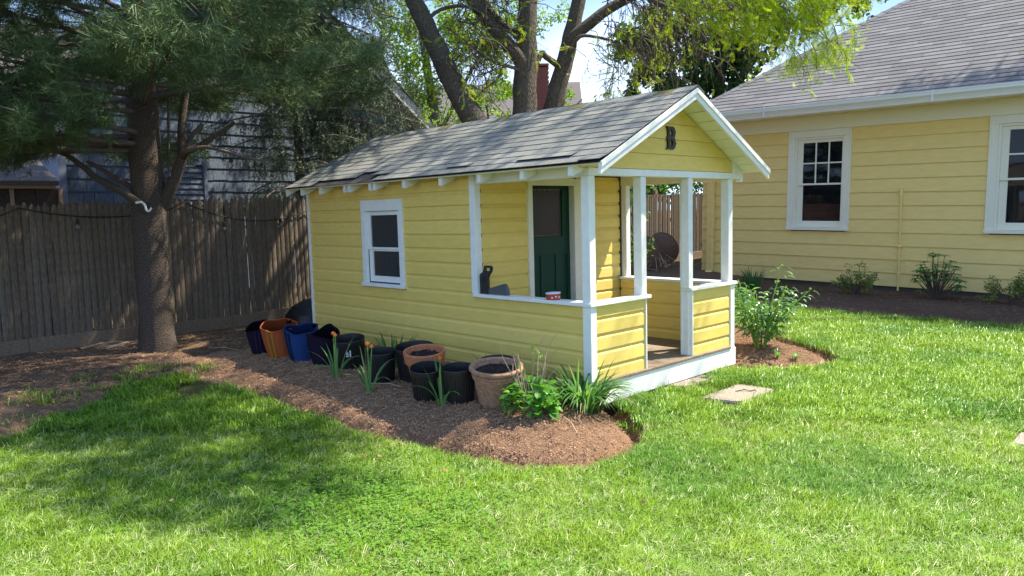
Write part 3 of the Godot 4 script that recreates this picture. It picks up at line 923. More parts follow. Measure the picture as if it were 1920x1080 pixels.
# ---------- the yellow house ----------
func build_house() -> void:
	var t := thing("yellow_house", "large yellow house with white-trimmed windows and a hipped grey shingle roof", "house", Vector3(0.959, 0, -9.661))
	t.basis = Basis(Vector3(0.9997404, -0.02134717, 0.00796405), Vector3(0.02134785, 0.99977211, 0.0), Vector3(-0.00796224, 0.00016963, 0.99996828)).orthonormalized()
	var X := Vector3.RIGHT
	var Y := Vector3.UP
	var Z := Vector3.BACK
	var L := -5.885
	var Rr := 4.2
	var q := Geo.new()
	# closed shell with openings behind the two windows
	var wins := [[-3.72, -2.98], [-0.36, 0.38]]
	var xs := [L + 0.02, -3.872, -2.952, -0.472, 0.448, Rr]
	for k in 5:
		if k == 1 or k == 3:
			q.span(Vector3(xs[k], -0.3, -0.2), Vector3(xs[k + 1], 1.10, -0.02))
			q.span(Vector3(xs[k], 2.835, -0.2), Vector3(xs[k + 1], 3.3, -0.02))
		else:
			q.span(Vector3(xs[k], -0.3, -0.2), Vector3(xs[k + 1], 3.3, -0.02))
	q.span(Vector3(L + 0.02, -0.3, -7.0), Vector3(L + 0.2, 3.3, -0.2))
	q.span(Vector3(Rr - 0.2, -0.3, -7.0), Vector3(Rr, 3.3, -0.2))
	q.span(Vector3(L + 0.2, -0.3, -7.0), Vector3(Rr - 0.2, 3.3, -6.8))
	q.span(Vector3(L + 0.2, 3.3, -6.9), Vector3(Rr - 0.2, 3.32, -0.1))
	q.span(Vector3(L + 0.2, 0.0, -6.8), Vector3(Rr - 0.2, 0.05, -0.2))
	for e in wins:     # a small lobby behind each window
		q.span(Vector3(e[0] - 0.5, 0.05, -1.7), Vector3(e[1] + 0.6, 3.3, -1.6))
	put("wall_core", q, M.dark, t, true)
	one("foundation", Vector3(L - 0.0, -0.45, -0.3), Vector3(Rr, 0.078, -0.014), M.concrete, t, 0.0, true)
	# lap siding, board by board
	var lap := func(x0: float, x1: float, y: float, m: Material) -> void:
		var s := Geo.new()
		s.extrude(PackedVector2Array([Vector2(-0.018, 0.0), Vector2(0.020, 0.0), Vector2(0.021, 0.004), Vector2(0.004, 0.2398), Vector2(-0.018, 0.2398)]), Vector3(x0, y, rf(-0.001, 0.001)), Z, Y, X * (x1 - x0))
		put("siding_board", s, m, t, true)
	for k in 13:
		var y := 0.08 + 0.2404 * k
		var runs := [[L - 0.012, Rr]]
		if k >= 4 and k < 12:
			runs = [[L - 0.012, -3.94], [-2.88, -0.54], [0.52, Rr]]
		for e in runs:
			var a: float = e[0]
			while a < e[1] - 0.01:
				var b := minf(a + rf(1.6, 3.2), e[1])
				if e[1] - b < 0.5:
					b = e[1]
				lap.call(a + 0.0012, b - 0.0012, y, M.house_yellow if rng.randf() < 0.6 else M.house_yellow2)
				a = b
	# the return wall's board ends at the corner
	for k in 13:
		var y := 0.08 + 0.2404 * k
		var s := Geo.new()
		s.extrude(PackedVector2Array([Vector2(-0.018, 0.0), Vector2(0.026, 0.0), Vector2(0.008, 0.2398), Vector2(-0.018, 0.2398)]), Vector3(L - 0.012, y, 0.012), -X, Y, -Z * 2.5)
		put("siding_board", s, M.house_yellow, t, true)
	# frieze, soffit, gutter
	one("frieze_board", Vector3(L - 0.02, 2.953, -0.01), Vector3(Rr, 3.212, 0.036), M.frieze, t, 0.003, true)
	one("soffit", Vector3(-6.30, 3.212, -0.4), Vector3(Rr, 3.235, 0.44), M.frieze, t, 0.0, true)
	one("fascia", Vector3(-6.32, 3.20, 0.42), Vector3(Rr, 3.365, 0.442), M.house_white, t, 0.002, true)
	q = Geo.new()
	q.extrude(PackedVector2Array([Vector2(0.445, 3.215), Vector2(0.505, 3.215), Vector2(0.515, 3.255), Vector2(0.530, 3.29), Vector2(0.552, 3.325), Vector2(0.552, 3.372), Vector2(0.556, 3.372), Vector2(0.556, 3.395), Vector2(0.540, 3.395), Vector2(0.540, 3.372), Vector2(0.545, 3.372), Vector2(0.545, 3.33), Vector2(0.50, 3.23), Vector2(0.452, 3.225), Vector2(0.452, 3.39), Vector2(0.445, 3.39)]), Vector3(-6.36, 0, 0), Z, Y, X * (Rr + 6.36))
	put("gutter", q, M.gutter, t, true)
	for x in [-4.3, -1.35, 1.6]:
		one("gutter_joint", Vector3(x, 3.21, 0.5), Vector3(x + 0.03, 3.40, 0.559), M.gutter, t, 0.002, true)
	# roof: hip planes and shingles course by course
	var pitch := 0.70
	var depth := 3.95
	var base := Vector3(0, 3.36, 0.46)
	var rt := Node3D.new()
	rt.name = "roof"
	t.add_child(rt, true)
	q = Geo.new()
	var c0 := Vector3(-6.34, 3.355, 0.46)
	var rid := Vector3(-6.34 + depth, 3.355 + depth * pitch, 0.46 - depth)
	var rr := Vector3(Rr + 1.0, 3.355 + depth * pitch, 0.46 - depth)
	var nf := Vector3(0, 1, pitch).normalized()
	q.quad(c0, Vector3(Rr + 1.0, 3.355, 0.46), rr, rid, nf)
	q.tri(c0, rid, Vector3(-6.34, 3.355, 0.46 - depth * 2.0), Vector3(-pitch, 1, 0).normalized(), Vector3(-pitch, 1, 0).normalized(), Vector3(-pitch, 1, 0).normalized())
	q.quad(rid, rr, Vector3(Rr + 1.0, 3.355, 0.46 - depth * 2.0), Vector3(-6.34, 3.355, 0.46 - depth * 2.0), Vector3(0, 1, -pitch).normalized())
	q.quad(c0, Vector3(Rr + 1.0, 3.355, 0.46), Vector3(Rr + 1.0, 3.34, 0.46 - depth * 2.0), Vector3(-6.34, 3.34, 0.46 - depth * 2.0), Vector3.DOWN)
	put("roof_deck", q, M.old_shingle, rt, true)
	var up := Vector3(0, pitch, -1).normalized()
	var ex := 0.139
	var rest: Array[Geo] = [Geo.new(), Geo.new(), Geo.new(), Geo.new()]
	var single := 0
	var r := 0
	while r * ex < depth / cos(atan(pitch)) - 0.1:
		var dd := r * ex * cos(atan(pitch))
		var x := -6.34 + dd + rf(0.0, 0.1)
		while x < Rr:
			var w := rf(0.26, 0.42)
			var s := Geo.new()
			var qq := Basis(X, -0.06) * Basis(X, nf, X.cross(nf))
			var ctr := base + up * (ex * (r + 0.5) - 0.008) + nf * (0.009 + rf(0, 0.0015)) + X * (x + w * 0.5)
			var tone := rng.randi() % 10
			var mk := 0 if tone < 4 else (1 if tone < 7 else (2 if tone < 9 else 3))
			if x > -5.2 and x < 1.3 and r < 14 and single < 290:
				s.box(ctr, Vector3(w - 0.003, 0.010, ex + 0.016), qq)
				put("shingle", s, M["house_shingle%d" % mk], rt, true)
				single += 1
			else:
				rest[mk].box(ctr, Vector3(w - 0.003, 0.010, ex + 0.016), qq)
			x += w
		r += 1
	for k in 4:
		tag(put("shingles", rest[k], M["house_shingle%d" % k], rt, true), "", "", "", "stuff")
	for k in 34:    # hip caps
		q = Geo.new()
		var a := c0.lerp(rid, k / 34.0) + Vector3(0, 0.028, 0)
		var b := c0.lerp(rid, (k + 1.25) / 34.0) + Vector3(0, 0.022, 0)
		var dir := (b - a).normalized()
		for sgn in [1.0, -1.0]:
			var n2 := nf if sgn > 0.0 else Vector3(-pitch, 1, 0).normalized()
			var side := dir.cross(n2).normalized()
			if side.dot(Vector3(1, 0, 1)) * sgn < 0.0:
				side = -side
			q.box((a + b) * 0.5 + side * 0.07, Vector3((b - a).length(), 0.008, 0.15), Basis(dir, n2, dir.cross(n2)))
		put("hip_cap", q, M["house_shingle%d" % (k % 3)], rt, true)
	# windows
	for wi in 2:
		var ox := 0.0 if wi == 0 else 3.40
		var w := Node3D.new()
		w.name = "window"
		t.add_child(w, true)
		w.position = Vector3(ox, 0, 0)
		var m: Material = M.house_white
		one("casing", Vector3(-4.0, 1.115, -0.03), Vector3(-3.885, 2.82, 0.034), m, w, 0.003, true)
		one("casing", Vector3(-2.94, 1.115, -0.03), Vector3(-2.825, 2.82, 0.034), m, w, 0.003, true)
		one("casing", Vector3(-4.0, 2.8202, -0.03), Vector3(-2.825, 2.95, 0.036), m, w, 0.003, true)
		one("edge_band", Vector3(-4.012, 1.10, -0.03), Vector3(-3.985, 2.951, 0.046), m, w, 0.004, true)
		one("edge_band", Vector3(-2.84, 1.10, -0.03), Vector3(-2.813, 2.951, 0.046), m, w, 0.004, true)
		one("sill", Vector3(-4.02, 1.060, -0.06), Vector3(-2.805, 1.1148, 0.07), m, w, 0.004, true)
		one("stop", Vector3(-3.8848, 1.116, -0.05), Vector3(-3.845, 2.82, 0.016), m, w, 0.002, true)
		one("stop", Vector3(-2.98, 1.116, -0.05), Vector3(-2.9402, 2.82, 0.016), m, w, 0.002, true)
		one("stop", Vector3(-3.845, 2.78, -0.05), Vector3(-2.98, 2.8202, 0.0155), m, w, 0.002, true)
		for e in [[1.918, 2.78, -0.01], [1.116, 1.955, -0.035]]:
			var s := Geo.new()
			var zz: float = e[2]
			var up_ := zz > -0.02
			s.span(Vector3(-3.845, e[0], zz - 0.03), Vector3(-3.735, e[1], zz), 0.003)
			s.span(Vector3(-3.09 + 0.10, e[0], zz - 0.03), Vector3(-2.98, e[1], zz), 0.003)
			s.span(Vector3(-3.735, e[1] - (0.062 if up_ else 0.035), zz - 0.0295), Vector3(-2.99, e[1] - 0.0005, zz - 0.0005), 0.003)
			s.span(Vector3(-3.735, e[0] + 0.0005, zz - 0.0295), Vector3(-2.99, e[0] + (0.035 if up_ else 0.12), zz - 0.0005), 0.003)
			put("sash", s, m, w, true)
			if up_:
				for x in [-3.487, -3.238]:
					one("muntin", Vector3(x - 0.013, 1.953, zz - 0.024), Vector3(x + 0.013, 2.7175, zz - 0.002), m, w, 0.003, true)
				for x in [[-3.735, -3.5002], [-3.4738, -3.2512], [-3.2248, -2.99]]:
					one("muntin", Vector3(x[0], 2.318, zz - 0.024), Vector3(x[1], 2.344, zz - 0.0025), m, w, 0.003, true)
				for x in [[-3.735, -3.50], [-3.474, -3.251], [-3.225, -2.99]]:
					for y in [[1.953, 2.318], [2.344, 2.7175]]:
						var gl := Geo.new()
						gl.box(Vector3((x[0] + x[1]) * 0.5, (y[0] + y[1]) * 0.5, zz - 0.014), Vector3(x[1] - x[0], y[1] - y[0], 0.003), Basis.from_euler(Vector3(rf(-0.006, 0.006), rf(-0.006, 0.006), 0)))
						put("pane", gl, M.glass, w, true)
			else:
				var gl := Geo.new()
				gl.box(Vector3(-3.362, 1.578, zz - 0.014), Vector3(0.745, 0.685, 0.003))
				put("pane", gl, M.glass, w, true)
		if wi == 1:
			var cu := Geo.new()
			for k in 16:
				cu.tube([Vector3(-3.74 + k * 0.05, 1.1, -0.12 - 0.02 * (k % 2)), Vector3(-3.73 + k * 0.05 + rf(-0.01, 0.01), 1.9, -0.12 - 0.02 * (k % 2))], [0.03, 0.022], 6)
			put("curtain", cu, M.curtain, w, true)
	var bx := thing("wooden_box", "red-brown wooden box standing inside the middle house window", "box", Vector3(0.959, 0, -9.661))
	bx.basis = t.basis
	q = Geo.new()
	for k in 3:
		q.span(Vector3(-3.76, 1.16 + k * 0.135, -0.13), Vector3(-2.95, 1.16 + k * 0.135 + 0.131, -0.085), 0.002)
	put("slat", q, M.box_brown, bx, true)
	# downspout with a kicked-out foot
	q = Geo.new()
	q.span(Vector3(-5.745, 0.16, 0.028), Vector3(-5.60, 3.08, 0.128), 0.008)
	var qq2 := Basis(Vector3(0, 1, 0), 0.0) * Basis(Vector3(1, 0, 0), -0.9)
	q.box(Vector3(-5.673, 0.05, 0.20), Vector3(0.144, 0.34, 0.10), qq2, 0.008)
	q.box(Vector3(-5.673, 3.14, 0.25), Vector3(0.144, 0.42, 0.10), Basis(Vector3(1, 0, 0), 1.05), 0.008)
	put("downspout", q, M.house_yellow, t, true)
	for y in [0.9, 2.2]:
		one("downspout_strap", Vector3(-5.755, y, 0.02), Vector3(-5.59, y + 0.03, 0.132), M.house_yellow2, t, 0.002, true)
	q = Geo.new()
	q.tube([Vector3(-1.893, -0.03, 0.045), Vector3(-1.899, 0.5, 0.045), Vector3(-1.908, 1.70, 0.045)], [0.018, 0.018, 0.018], 10)
	q.tube([Vector3(-1.908, 1.66, 0.045), Vector3(-1.909, 1.70, 0.045), Vector3(-1.909, 1.825, 0.045)], [0.020, 0.032, 0.032], 10)
	q.tube([Vector3(-1.897, 0.27, 0.045), Vector3(-1.897, 0.33, 0.045)], [0.024, 0.024], 10)
	put("conduit", q, M.house_yellow, t, true)
	one("conduit_clamp", Vector3(-1.945, 0.79, 0.022), Vector3(-1.855, 0.82, 0.07), M.house_yellow, t, 0.003, true)

# ---------- fence ----------
func piecewise(x: float, pts: Array) -> float:
	for k in pts.size() - 1:
		if x >= pts[k + 1][0]:
			return lerpf(pts[k + 1][1], pts[k][1], clampf((x - pts[k + 1][0]) / (pts[k][0] - pts[k + 1][0]), 0.0, 1.0))
	return pts[-1][1]

func build_fence() -> void:
	var t := thing("picket_fence", "tall weathered brown picket fence running behind the pine and the playhouse", "fence", Vector3(-6.3, 0, -1.0))
	var tops := [[5.2, 1.79], [2.7, 1.845], [-0.9, 1.935], [-9.3, 1.935], [-11.5, 1.99], [-15.0, 2.02]]
	for run in [[5.0, -3.2], [-7.6, -14.8]]:
		var z: float = run[0]
		while z > run[1]:
			var w := rf(0.062, 0.074)
			var y0 := ground(-6.3, z) + 0.10
			var y1: float = piecewise(z, tops) + rf(-0.022, 0.022)
			var q := Geo.new()
			var lean := rf(-0.010, 0.010)
			var yaw := rf(-0.16, 0.16)
			var bx := -6.302 + rf(-0.006, 0.006)
			var ring: Array = []
			for st in [[y0, 1.0], [y1 - 0.075, 1.0], [y1 - 0.042, 0.80], [y1 - 0.014, 0.42], [y1, 0.06]]:
				var row: Array = []
				for e in [[-0.5, -0.014], [-0.5, -0.004], [-0.34, 0.004], [0.0, 0.008], [0.34, 0.004], [0.5, -0.004], [0.5, -0.014]]:
					var u: float = e[0] * w * st[1]
					row.append(Vector3(bx + e[1] + sin(yaw) * u, st[0], z + u + lean * (st[0] - 1.0)))
				ring.append(row)
			for a in ring.size() - 1:
				for b in 7:
					var p0: Vector3 = ring[a][b]; var p1: Vector3 = ring[a][(b + 1) % 7]; var p2: Vector3 = ring[a + 1][(b + 1) % 7]; var p3: Vector3 = ring[a + 1][b]
					var m := (p3 - p0).cross(p1 - p0).normalized()
					if b == 6 and m.x > 0.0 or b in [2, 3] and m.x < 0.0:
						m = -m
					elif b in [0, 1] and m.z > 0.0 or b in [4, 5] and m.z < 0.0:
						m = -m
					q.quad(p0, p1, p2, p3, m)
			put("picket", q, M["picket%d" % (rng.randi() % 4)], t)
			z -= w + (rf(0.002, 0.005) if rng.randf() < 0.86 else rf(0.007, 0.013))
		for yy in [0.42, 1.0, 1.55]:
			var q := Geo.new()
			var za: float = run[0]
			var zb: float = run[1]
			var a := Vector3(-6.345, ground(-6.3, za) + yy, za)
			var b := Vector3(-6.345, ground(-6.3, zb) + yy, zb)
			q.box((a + b) * 0.5, Vector3(0.04, 0.085, (b - a).length()), Basis.looking_at((b - a).normalized()))
			put("rail", q, M.rail, t)
		var z0: float = run[0]
		while z0 > run[1]:
			var z1 := maxf(z0 - 2.42, run[1])
			var q := Geo.new()
			var a := Vector3(-6.282, ground(-6.3, z0) + 0.075, z0)
			var b := Vector3(-6.282, ground(-6.3, z1) + 0.075, z1 + 0.004)
			q.box((a + b) * 0.5, Vector3(0.030, 0.17, (b - a).length()), Basis.looking_at((b - a).normalized()), 0.004)
			put("kickboard", q, M.rail, t)
			var p := Geo.new()
			p.box(Vector3(-6.37, ground(-6.3, z1) + 0.82, z1), Vector3(0.09, 1.75, 0.09))
			put("post", p, M.rail, t)
			z0 = z1
	# string lights on the pickets
	var s := thing("string_lights", "thin black cable with hanging bulbs, draped along the picket fence behind the pine", "string lights", Vector3(-6.2, 1.6, 1.0))
	var q := Geo.new()
	var sag := func(a: Vector3, b: Vector3, d: float) -> Array:
		var p: Array = []
		for k in 9:
			var f := k / 8.0
			p.append(a.lerp(b, f) + Vector3(0, -4.0 * d * f * (1.0 - f), 0))
		return p
	var knots := [Vector3(-6.27, 1.62, 3.3), Vector3(-6.27, 1.80, 2.56), Vector3(-6.25, 1.70, 1.25), Vector3(-6.27, 1.86, 0.72), Vector3(-6.27, 1.72, -1.08), Vector3(-6.27, 1.82, -2.0)]
	var sags := [0.05, 0.06, 0.05, 0.20, 0.05]
	for k in 5:
		var p: Array = sag.call(knots[k], knots[k + 1], sags[k])
		var r: Array = []
		for e in p:
			r.append(0.0075)
		q.tube(p, r, 5)
	put("cable", q, M.cable, s)
	for o in [Vector3(-6.26, 1.665, 1.98), Vector3(-6.26, 1.585, 0.20), Vector3(-6.26, 1.615, -0.63)]:
		var h := Geo.new()
		h.lathe([Vector2(0.004, 0.0), Vector2(0.016, -0.01), Vector2(0.019, -0.065), Vector2(0.0001, -0.066)], 10, Transform3D(Basis(), o))
		var soc := put("socket", h, M.cable, s)
		h = Geo.new()
		h.lathe([Vector2(0.012, -0.064), Vector2(0.026, -0.085), Vector2(0.029, -0.105), Vector2(0.020, -0.125), Vector2(0.0001, -0.132)], 12, Transform3D(Basis(), o))
		put("bulb", h, M.bulb, soc)

# ---------- neighbouring houses ----------
func build_neighbours() -> void:
	var t := thing("blue_grey_house", "blue-grey shingled house with a pale gable rake, beyond the picket fence", "house", Vector3(-10.0, 0, -2.5))
	var q := Geo.new()
	var ridge_z := -2.05
	var slope := 0.775
	var ytop := 3.55 + slope * (6.23 - 2.05)
	var end_l := 1.15
	q.extrude(PackedVector2Array([Vector2(end_l, -0.3), Vector2(-5.85, -0.3), Vector2(-5.85, 3.80), Vector2(ridge_z, ytop - 0.10), Vector2(end_l, ytop - 0.10 - slope * 3.2)]), Vector3(-10.05, 0, 0), Vector3.BACK, Vector3.UP, Vector3(-6, 0, 0))
	put("wall", q, M.blue_trim, t)
	var left: Array[Geo] = [Geo.new(), Geo.new()]
	var count := 0
	for r in 24:
		var y := 1.30 + r * 0.213
		var z := end_l
		while z > -5.85:
			var w := rf(0.16, 0.34)
			var zb := maxf(z - w, -5.85)
			var lim := ytop - 0.16 - slope * maxf(absf(z - ridge_z), absf(zb - ridge_z))
			if y + 0.21 < lim and not (z < 0.02 and zb > -1.15 and y < 2.62):
				var drop := rf(0.0, 0.012)
				if (y < 3.3 or z < -3.2) and count < 298:
					var s := Geo.new()
					s.box(Vector3(-10.03, y + 0.108 - drop * 0.5, (z + zb) * 0.5), Vector3(0.022, 0.222 + drop, z - zb - 0.007), Basis(Vector3(0, 0, 1), 0.07))
					put("shake", s, M.blue_shake if rng.randf() < 0.6 else M.blue_shake2, t)
					count += 1
				else:
					left[rng.randi() % 2].box(Vector3(-10.03, y + 0.108, (z + zb) * 0.5), Vector3(0.022, 0.222, z - zb - 0.007), Basis(Vector3(0, 0, 1), 0.07))
			z = zb
	tag(put("shakes", left[0], M.blue_shake, t), "", "", "", "stuff")
	tag(put("shakes", left[1], M.blue_shake2, t), "", "", "", "stuff")
	# a slatted shutter low on the wall
	var sh := Node3D.new()
	sh.name = "shutter"
	t.add_child(sh, true)
	sh.position = -t.position
	for k in 13:
		var s := Geo.new()
		s.box(Vector3(-9.985, 1.36 + k * 0.098, -0.57), Vector3(0.03, 0.10, 1.02), Basis(Vector3(0, 0, 1), 0.22))
		put("slat", s, M.blue_shake2, sh, true)
	one("shutter_frame", Vector3(-10.02, 1.3, -0.06), Vector3(-9.95, 2.64, 0.0), M.blue_trim, sh, 0.0, true)
	one("shutter_frame", Vector3(-10.02, 1.3, -1.14), Vector3(-9.95, 2.64, -1.08), M.blue_trim, sh, 0.0, true)
	one("shutter_frame", Vector3(-10.02, 2.62, -1.08), Vector3(-9.95, 2.68, -0.06), M.blue_trim, sh, 0.0, true)
	one("corner_board", Vector3(-10.06, 0, end_l - 0.02), Vector3(-9.97, 4.1, end_l + 0.09), M.blue_trim, t, 0.0)
	# gable overhang: soffit, rake, roof
	for sgn in [1.0, -1.0]:
		var o := Vector3(0, 0, ridge_z)
		var run := 4.18 if sgn < 0.0 else 3.9
		var z := Vector3(0, 0, sgn)
		q = Geo.new()
		q.extrude(PackedVector2Array([Vector2(0, ytop), Vector2(0, ytop - 0.26), Vector2(run, ytop - 0.26 - slope * run), Vector2(run, ytop - slope * run)]), o + Vector3(-9.55, 0, 0), z, Vector3.UP, Vector3(0.03, 0, 0))
		put("rake_board", q, M.grey_trim, t)
		q = Geo.new()
		q.extrude(PackedVector2Array([Vector2(0, ytop - 0.14), Vector2(0, ytop - 0.18), Vector2(run, ytop - 0.18 - slope * run), Vector2(run, ytop - 0.14 - slope * run)]), o + Vector3(-10.06, 0, 0), z, Vector3.UP, Vector3(0.51, 0, 0))
		put("soffit", q, M.blue_trim, t)
		q = Geo.new()
		q.extrude(PackedVector2Array([Vector2(0, ytop + 0.03), Vector2(0, ytop + 0.001), Vector2(run + 0.05, ytop + 0.001 - slope * (run + 0.05)), Vector2(run + 0.05, ytop + 0.03 - slope * (run + 0.05))]), o + Vector3(-9.48, 0, 0), z, Vector3.UP, Vector3(-7.0, 0, 0))
		put("roof", q, M.old_shingle, t)
	# the pale house behind, on the left
	t = thing("pale_house", "pale pinkish house with white window trim and a light roof, glimpsed through the pine", "house", Vector3(-15.5, 0, 2.5))
	q = Geo.new()
	q.span(Vector3(-19.0, -0.3, -0.2), Vector3(-14.5, 3.9, 7.5))
	put("wall", q, M.pale_siding, t)
	q = Geo.new()
	q.extrude(PackedVector2Array([Vector2(-14.1, 3.7), Vector2(-16.8, 6.2), Vector2(-19.4, 3.7), Vector2(-19.4, 3.55), Vector2(-16.8, 6.05), Vector2(-14.1, 3.55)]), Vector3(0, 0, -0.6), Vector3.RIGHT, Vector3.UP, Vector3(0, 0, 8.6))
	put("roof", q, M.pale_roof, t)
	for z in [0.65, 2.1]:
		var w := Node3D.new()
		w.name = "window"
		t.add_child(w, true)
		w.position = -t.position
		q = Geo.new()
		q.box(Vector3(-14.47, 2.75, z), Vector3(0.06, 0.12, 0.95)); q.box(Vector3(-14.47, 3.66, z), Vector3(0.06, 0.12, 0.95))
		q.box(Vector3(-14.47, 3.2, z - 0.42), Vector3(0.06, 0.79, 0.11)); q.box(Vector3(-14.47, 3.2, z + 0.42), Vector3(0.06, 0.79, 0.11)); q.box(Vector3(-14.48, 3.2, z), Vector3(0.05, 0.06, 0.74))
		put("frame", q, M.far_white, w, true)
		q = Geo.new()
		q.box(Vector3(-14.485, 3.2, z), Vector3(0.012, 0.8, 0.75))
		put("pane", q, M.dark, w, true)
	# low brown garage
	t = thing("brown_garage", "low brown board garage with a tan eave, beyond the left end of the fence", "garage", Vector3(-8.4, 0, 3.2))
	q = Geo.new()
	q.span(Vector3(-9.8, -0.2, 1.62), Vector3(-8.25, 2.12, 6.0))
	put("wall", q, M.brown_board, t)
	var gz := 1.66
	while gz < 4.6:
		one("board", Vector3(-8.249, 0.2, gz), Vector3(-8.225, 2.10, gz + 0.30), M.brown_board, t, 0.003)
		gz += 0.305
	for z in [1.64, 2.22, 2.42, 3.4]:
		one("batten", Vector3(-8.224, 0.2, z), Vector3(-8.195, 2.1, z + 0.05), M.tan_trim, t, 0.003)
	one("eave", Vector3(-8.30, 2.10, 1.75), Vector3(-8.05, 2.20, 6.1), M.tan_trim, t, 0.003)
	q = Geo.new()
	q.extrude(PackedVector2Array([Vector2(-7.98, 2.20), Vector2(-9.0, 2.55), Vector2(-10.0, 2.2), Vector2(-10.0, 2.14), Vector2(-8.0, 2.14)]), Vector3(0, 0, 1.72), Vector3.RIGHT, Vector3.UP, Vector3(0, 0, 4.5))
	put("roof", q, M.pale_roof, t)
	# the house far behind the big tree
	t = thing("far_house", "distant house with a grey-pink roof, white gable and red brick chimney, behind the big tree", "house", Vector3(-17.5, 0, -14.0))
	var fx := Vector3(0.70, 0, -0.714)      # runs along the roof ridge
	var fz := Vector3(0.714, 0, 0.70)
	var fo := Vector3(-17.3, 0, -12.3)
	q = Geo.new()
	q.extrude(PackedVector2Array([Vector2(1.9, 0), Vector2(1.9, 3.6), Vector2(0, 5.9), Vector2(-1.9, 3.6), Vector2(-1.9, 0)]), fo - fx * 0.4, fz, Vector3.UP, fx * 5.0)
	put("wall", q, M.far_white, t)
	q = Geo.new()
	q.extrude(PackedVector2Array([Vector2(2.3, 3.35), Vector2(0, 6.15), Vector2(-2.3, 3.35), Vector2(-2.3, 3.15), Vector2(0, 5.95), Vector2(2.3, 3.15)]), fo - fx * 0.2, fz, Vector3.UP, fx * 5.4)
	put("roof", q, M.pale_roof, t)
	q = Geo.new()    # the white gable wing on the left
	q.extrude(PackedVector2Array([Vector2(-1.3, 0), Vector2(-1.3, 3.9), Vector2(-0.2, 5.2), Vector2(0.9, 3.4), Vector2(0.9, 0)]), fo + fz * 2.0 - fx * 0.6, fx, Vector3.UP, fz * 0.8)
	put("gable_wing", q, M.far_white, t)
	var cpos := Vector3(-12.6, 0, -13.1)
	q = Geo.new()
	var fq := Basis(fx, Vector3.UP, fz)
	for r in 30:
		for k in 2:
			var off := 0.0 if r % 2 == 0 else 0.11
			q.box(Vector3(-13.0, 4.2 + r * 0.068, -13.3) + fx * (-0.11 + k * 0.22 + off * 0.4), Vector3(0.212, 0.060, 0.40), fq)
	q.box(Vector3(-13.0, 6.27, -13.3), Vector3(0.52, 0.07, 0.5), fq)
	q.box(Vector3(-13.0, 2.6, -13.3), Vector3(0.40, 7.2, 0.36), fq)
	put("chimney", q, M.brick, t)

# ---------- trees ----------
func curve(pts: Array, sub := 4) -> Array:
	var c := Curve3D.new()
	for k in pts.size():
		var a: Vector3 = pts[maxi(k - 1, 0)]
		var b: Vector3 = pts[mini(k + 1, pts.size() - 1)]
		c.add_point(pts[k], (a - b) * 0.17, (b - a) * 0.17)
	var out: Array = []
	for k in (pts.size() - 1) * sub + 1:
		out.append(c.samplef(k / float(sub)))
	return out

func taper(n: int, a: float, b: float, pw := 1.0) -> Array:
	var r: Array = []
	for k in n:
		r.append(lerpf(a, b, pow(k / float(n - 1), pw)))
	return r

func limb(called: String, pts: Array, a: float, b: float, m: Material, parent: Node, sides := 10, sub := 4, wob := 0.04) -> MeshInstance3D:
	var q := Geo.new()
	var p := curve(pts, sub)
	q.tube(p, taper(p.size(), a, b), sides, wob)
	return put(called, q, m, parent)

func rand_dir() -> Vector3:
	return Vector3(rng.randfn(), rng.randfn(), rng.randfn()).normalized()

func toward(dir: Vector3, roll := 0.0) -> Basis:   # a basis whose y axis is dir
	var x := dir.cross(Vector3(0.13, 0.2, 0.97)).normalized()
	return Basis(x, dir, x.cross(dir)) * Basis(Vector3.UP, roll)

